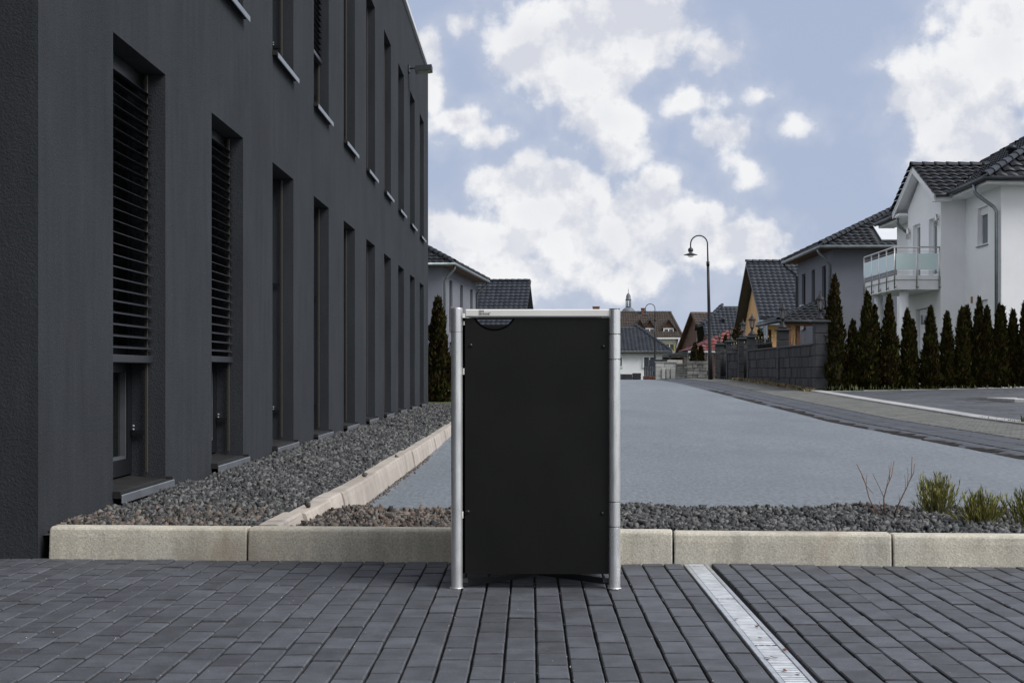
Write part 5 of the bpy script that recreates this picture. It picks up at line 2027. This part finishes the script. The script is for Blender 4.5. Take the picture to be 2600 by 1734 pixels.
px_wall('stone_wall', 'weathered grey stone wall beside the tall street lamp', 1746, 1806, 917, 62.5, M_stone, .14, .26)
px_wall('stone_wall', 'darker low stone wall with rough horizontal courses, set back next to the pale wall', 1716, 1747, 923, 65.5, mat('rough_stone', (.12, .12, .115), .92, var=.3, scale=5, island=.4), .11, .42)
lw = px_wall('block_wall', 'pale concrete block wall with recessed panels at the road end', 1665, 1718, 921, 67, M_lightb, .2, .4, cap=M_edge)
lw2 = px_wall('block_wall', 'taller pale block wall behind the recessed panel wall', 1695, 1733, 914, 69, M_lightb, .2, .4)
for (q0, q1) in ((1681, 1689), (1692, 1700), (1703.5, 1715)):
    a, b = pix(q0, 962, 66.9), pix(q1, 934, 66.9)
    MB().box(a.x, b.x, 66.9, 66.97, a.z, b.z, .008).build('panel', M_lightb, lw)
bwl = px_wall('brick_wall', 'low red brick base under the dark metal screen', 1633, 1665, 955, 71.8, M_brick, .075, .24)
sc_ = thing('metal_screen', (pix(1650, 955, 72).x, 72, g(72)), 'dark anthracite metal screen standing on the low red brick base', 'screen')
a, b = pix(1635, 956, 72), pix(1664.5, 913, 72)
n = 7
for k in range(n):
    x0 = a.x + (b.x - a.x) * k / n
    MB().box(x0 + .004, x0 + (b.x - a.x) / n - .004, 71.98, 72.03, a.z - .1, b.z - .02 * (n - k) / n, .004).build('panel', M_fence, sc_)
px_wall('low_wall', 'low dark block wall in front of the white bungalow', 1560, 1606, 949.5, 76, M_block2, .15, .4)
px_wall('low_wall', 'slightly taller step of the low dark wall before the bungalow', 1606, 1628, 947, 76.3, M_block2, .15, .4)
px_wall('low_wall', 'dark ridge wall top between the screen and the carport', 1662, 1712, 912.5, 74, M_block2, .2, .4)

# ------------------------------------------------------------------ church tower with dome
Yc = 600.0
s = F / Yc
cx = (1595.5 - CX) / s
TW = thing('church_tower', (cx, Yc, -.5), 'distant grey church dome with lantern and pointed finial', 'church tower')
zz = lambda py: z_at(py, Yc)
MB().box(cx - 2.9, cx + 2.9, Yc - 2.9, Yc + 2.9, -.6, zz(795), .1).build('tower_shaft', M_creamw, TW)
R0 = 17 / s
MB().lathe([(R0 * math.cos(a), zz(794) + (zz(779.5) - zz(794)) * math.sin(a)) for a in [math.pi / 2 * k / 10 for k in range(10)]] + [(.5, zz(779.3))], 20, (cx, Yc, 0)).build('dome', M_dome, TW)
MB().lathe([(7.4 / s, zz(779.8)), (7.6 / s, zz(778))], 16, (cx, Yc, 0)).build('lantern_base', M_dome, TW)
for k in range(8):
    a = 6.283 * (k + .5) / 8
    MB().tube([(cx + 6.2 / s * math.cos(a), Yc + 6.2 / s * math.sin(a), zz(778.2)), (cx + 6.2 / s * math.cos(a), Yc + 6.2 / s * math.sin(a), zz(761))], 1.0 / s, 8).build('lantern_column', M_dome, TW)
MB().lathe([(7.4 / s, zz(763)), (7.6 / s, zz(760)), (6 / s, zz(758.5)), (5.8 / s, zz(752)), (4.3 / s, zz(748)), (2 / s, zz(745)), (.6 / s, zz(743)), (.5 / s, zz(739)), (1.2 / s, zz(737.5)), (.4 / s, zz(736)), (.2 / s, zz(729))], 14, (cx, Yc, 0)).build('cupola', M_dome, TW)

# ------------------------------------------------------------------ houses on the left of the road
LH = thing('grey_house', (-3.45, 67.2, 0), 'violet grey house with hipped roof behind the thuja at the office building', 'house', local=True, rz=math.radians(-5.1))
lb = MB()
wz = [(3.26 - .5, 2.95, 5.2), (7.0 - .5, 2.95, 5.2), (10.84 - .5, 2.95, 5.2)]
opL = [(q[0] - .5, q[0] + .5, q[1], q[2]) for q in wz] + [(wz[0][0] - .5, wz[0][0] + .5, .8, 2.3)]
facade(lb, (-.55, .5), (0, 1), (1, 0), 12.3, .3, 5.75, opL, .12)
facade(lb, (-9.5, .5), (1, 0), (0, -1), 8.95, .3, 5.75, [], .12)
lb.quad((-9.5, 12.8, .3), (-.55, 12.8, .3), (-.55, 12.8, 5.75), (-9.5, 12.8, 5.75))
lb.build('wall', M_greyw, LH)
MB().box(-9.2, -1.0, .9, 12.4, .3, 5.6).build('inner_rooms', M_inside, LH)
for i, op in enumerate(opL):
    w = window(LH, (-.55, .5), (0, 1), (1, 0), op, .12, M_frame, G_far, .1, sill=.05, smat=M_sillm)
    if i == 0:
        frm = frame_of((-.55, .5), (0, 1), (1, 0))
        rb = MB()
        for (z0, z1) in ((.95, 1.0), (-.1, -.05), (.75, .79)):
            rb.box(op[0] - .06, op[1] + .06, .06, .10, op[2] + z0, op[2] + z1, 0, frm)
        for q in (op[0] - .06, op[1] + .02):
            rb.box(q, q + .04, .06, .10, op[2] - .05, op[2] + .95, 0, frm)
        rb.build('window_railing', M_inox, w)
LR0, LR1 = (-5, 5.0, 8.55), (-5, 8.3, 8.55)
roof_slope(LH, [(0, 0, 5.8), (0, 13.3, 5.8), LR1, LR0], M_tile, M_gutd, 0)
roof_slope(LH, [(-10, 0, 5.8), (0, 0, 5.8), LR0], M_tile, M_gutd, 0)
roof_slope(LH, [(0, 13.3, 5.8), (-10, 13.3, 5.8), LR1], M_tile, M_gutd, 0)
ridge_caps(LH, (.05, -.05, 5.84), LR0, M_tile, .12)
ridge_caps(LH, (.05, 13.35, 5.84), LR1, M_tile, .12, joined=True)
MB().box(-.55, -.02, .05, 13.2, 5.68, 5.74).box(-9.9, -.552, .05, .5, 5.68, 5.74).build('soffit', M_wood, LH)
gutter_run(LH, [(-10, -.07, 5.74), (.07, -.07, 5.74), (.07, 13.3, 5.74)], M_zinc, .075)
downpipe(LH, [(.02, .5, 5.7), (0, .5, 5.55), (-.4, .65, 5.15), (-.47, .7, 5.0), (-.47, .7, .4)], M_zinc, .055)
downpipe(LH, [(.02, 13.0, 5.7), (0, 13.0, 5.55), (-.4, 12.6, 5.15), (-.47, 12.5, 5.0), (-.47, 12.5, .4)], M_gutd, .055)

SH = thing('grey_roof_house', (-.42, 86.5, 0), 'house with plain grey gabled tile roof beyond the left grey house', 'house', local=True, rz=math.radians(-5.1))
roof_slope(SH, [(-11, 0, 3.2), (0, 0, 3.2), (0, 4.7, 6.42), (-11, 4.7, 6.42)], M_tileg, M_gutd, 0)
roof_slope(SH, [(0, 9.4, 3.2), (-11, 9.4, 3.2), (-11, 4.7, 6.42), (0, 4.7, 6.42)], M_tileg, M_gutd, 0)
ridge_caps(SH, (-11, 4.7, 6.46), (0, 4.7, 6.46), M_tileg, .11, joined=True)
sw = MB()
sw.poly([(-.35, .6, .2), (-.35, 8.8, .2), (-.35, 8.8, 3.45), (-.35, 4.7, 6.25), (-.35, .6, 3.45)])
sw.quad((-10.6, .6, .2), (-.35, .6, .2), (-.35, .6, 3.4), (-10.6, .6, 3.4))
sw.build('wall', mat('dark_gable', (.10, .105, .115), .9), SH)
vb = MB()
vb.slab([(0, 0, 3.05), (0, 4.7, 6.27), (0, 4.7, 6.45), (0, 0, 3.23)], (.03, 0, 0))
vb.slab([(0, 9.4, 3.05), (0, 4.7, 6.27), (0, 4.7, 6.45), (0, 9.4, 3.23)], (.03, 0, 0))
vb.build('verge_board', M_gutd, SH)

# ------------------------------------------------------------------ plants in the gravel bed
def lavender(x, y, z, h, w, n, seed, label):
    rg = random.Random(seed)
    t = thing('lavender_plant', (x, y, z), label, 'lavender', 'lavender plants in the gravel')
    st, lf = MB(), MB()
    for i in range(n):
        a = rg.uniform(0, 6.283)
        q = abs(rg.gauss(0, .55)) * w * .5
        b = V(x + math.cos(a) * q * .6 + rg.gauss(0, w * .06), y + math.sin(a) * q * .5, z)
        hh = h * rg.uniform(.35, 1.0) * (1.05 - .25 * min(1, q / (w * .5)))
        tip = b + V(math.cos(a) * q * .5 + rg.gauss(0, .014), math.sin(a) * q * .4 + rg.gauss(0, .012), hh)
        mid = b.lerp(tip, .5) + V(0, 0, hh * .08)
        st.tube([b, mid, tip], [.0018, .0014, .0008], 4, False)
        nl = 9
        for k in range(nl):
            s = .25 + .75 * (k + rg.random()) / nl
            p = b.lerp(mid, s * 2) if s < .5 else mid.lerp(tip, s * 2 - 1)
            for sg in (0, 1):
                an = rg.uniform(0, 6.283)
                d = (V(math.cos(an), math.sin(an), 0) * rg.uniform(.12, .5) + (tip - b).normalized()).normalized()
                sd = d.cross(V(rg.gauss(0, 1), rg.gauss(0, 1), .2)).normalized()
                L = rg.uniform(.022, .05)
                W = rg.uniform(.0016, .003)
                m1 = p + d * L * .5
                lf.add([p, m1 + sd * W, p + d * L, m1 - sd * W], [(0, 1, 2, 3)])
    st.build('stems', mat('lavender_stem', (.13, .12, .06), .8, var=.2), t)
    lf.build('leaves', M_lav, t)


lavender(2.21, 8.12, .10, .235, .23, 130, 3, 'tallest bushy lavender plant growing in the gravel bed, next to the dry twigs')
lavender(2.30, 7.62, .10, .18, .25, 120, 4, 'low spreading lavender plant in the gravel, between two other lavenders')
lavender(2.53, 7.62, .10, .185, .20, 95, 5, 'lavender plant farthest along the gravel bed from the bin box')
tw = thing('dry_twig_plant', (1.88, 7.96, .11), 'small leafless dry twig plant standing in the gravel', 'twig plant')
mb = MB()
rg = random.Random(4)
Yt = 7.96
for path, r in (([(2225, 1304), (2206, 1262), (2199, 1232), (2189, 1206), (2175, 1178)], .0022),
                ([(2199, 1232), (2200, 1215), (2202, 1200)], .0012), ([(2189, 1210), (2200, 1233), (2218, 1254)], .0011),
                ([(2245, 1300), (2244, 1265), (2252, 1235), (2264, 1208), (2270, 1170)], .0024),
                ([(2244, 1262), (2232, 1235), (2222, 1215), (2216, 1202)], .0012), ([(2258, 1222), (2259, 1200), (2257, 1181)], .0013),
                ([(2249, 1245), (2253, 1225), (2262, 1190), (2263, 1170)], .0010),
                ([(2270, 1307), (2285, 1272), (2302, 1238), (2314, 1210), (2316, 1160)], .0024),
                ([(2310, 1220), (2320, 1200), (2322, 1177)], .0014), ([(2298, 1246), (2299, 1225), (2297, 1205)], .0010),
                ([(2303, 1235), (2306, 1205), (2303, 1186)], .0008), ([(2285, 1272), (2282, 1255)], .001),
                ([(2232, 1303), (2215, 1280), (2206, 1260)], .0016), ([(2243, 1305), (2236, 1285), (2232, 1272)], .0018),
                ([(2222, 1300), (2200, 1285), (2182, 1282)], .0012), ([(2272, 1303), (2288, 1292), (2296, 1285)], .0012), ([(2246, 1303), (2262, 1298), (2276, 1290)], .0008)):
    pts = []
    for i, (px, py) in enumerate(path):
        pts.append(pix(px, py, Yt + rg.uniform(-.03, .03)))
    mb.tube(pts, [r * (1 - .55 * i / len(pts)) * 1.6 for i in range(len(pts))], 5)
mb.build('twigs', M_twig, tw)
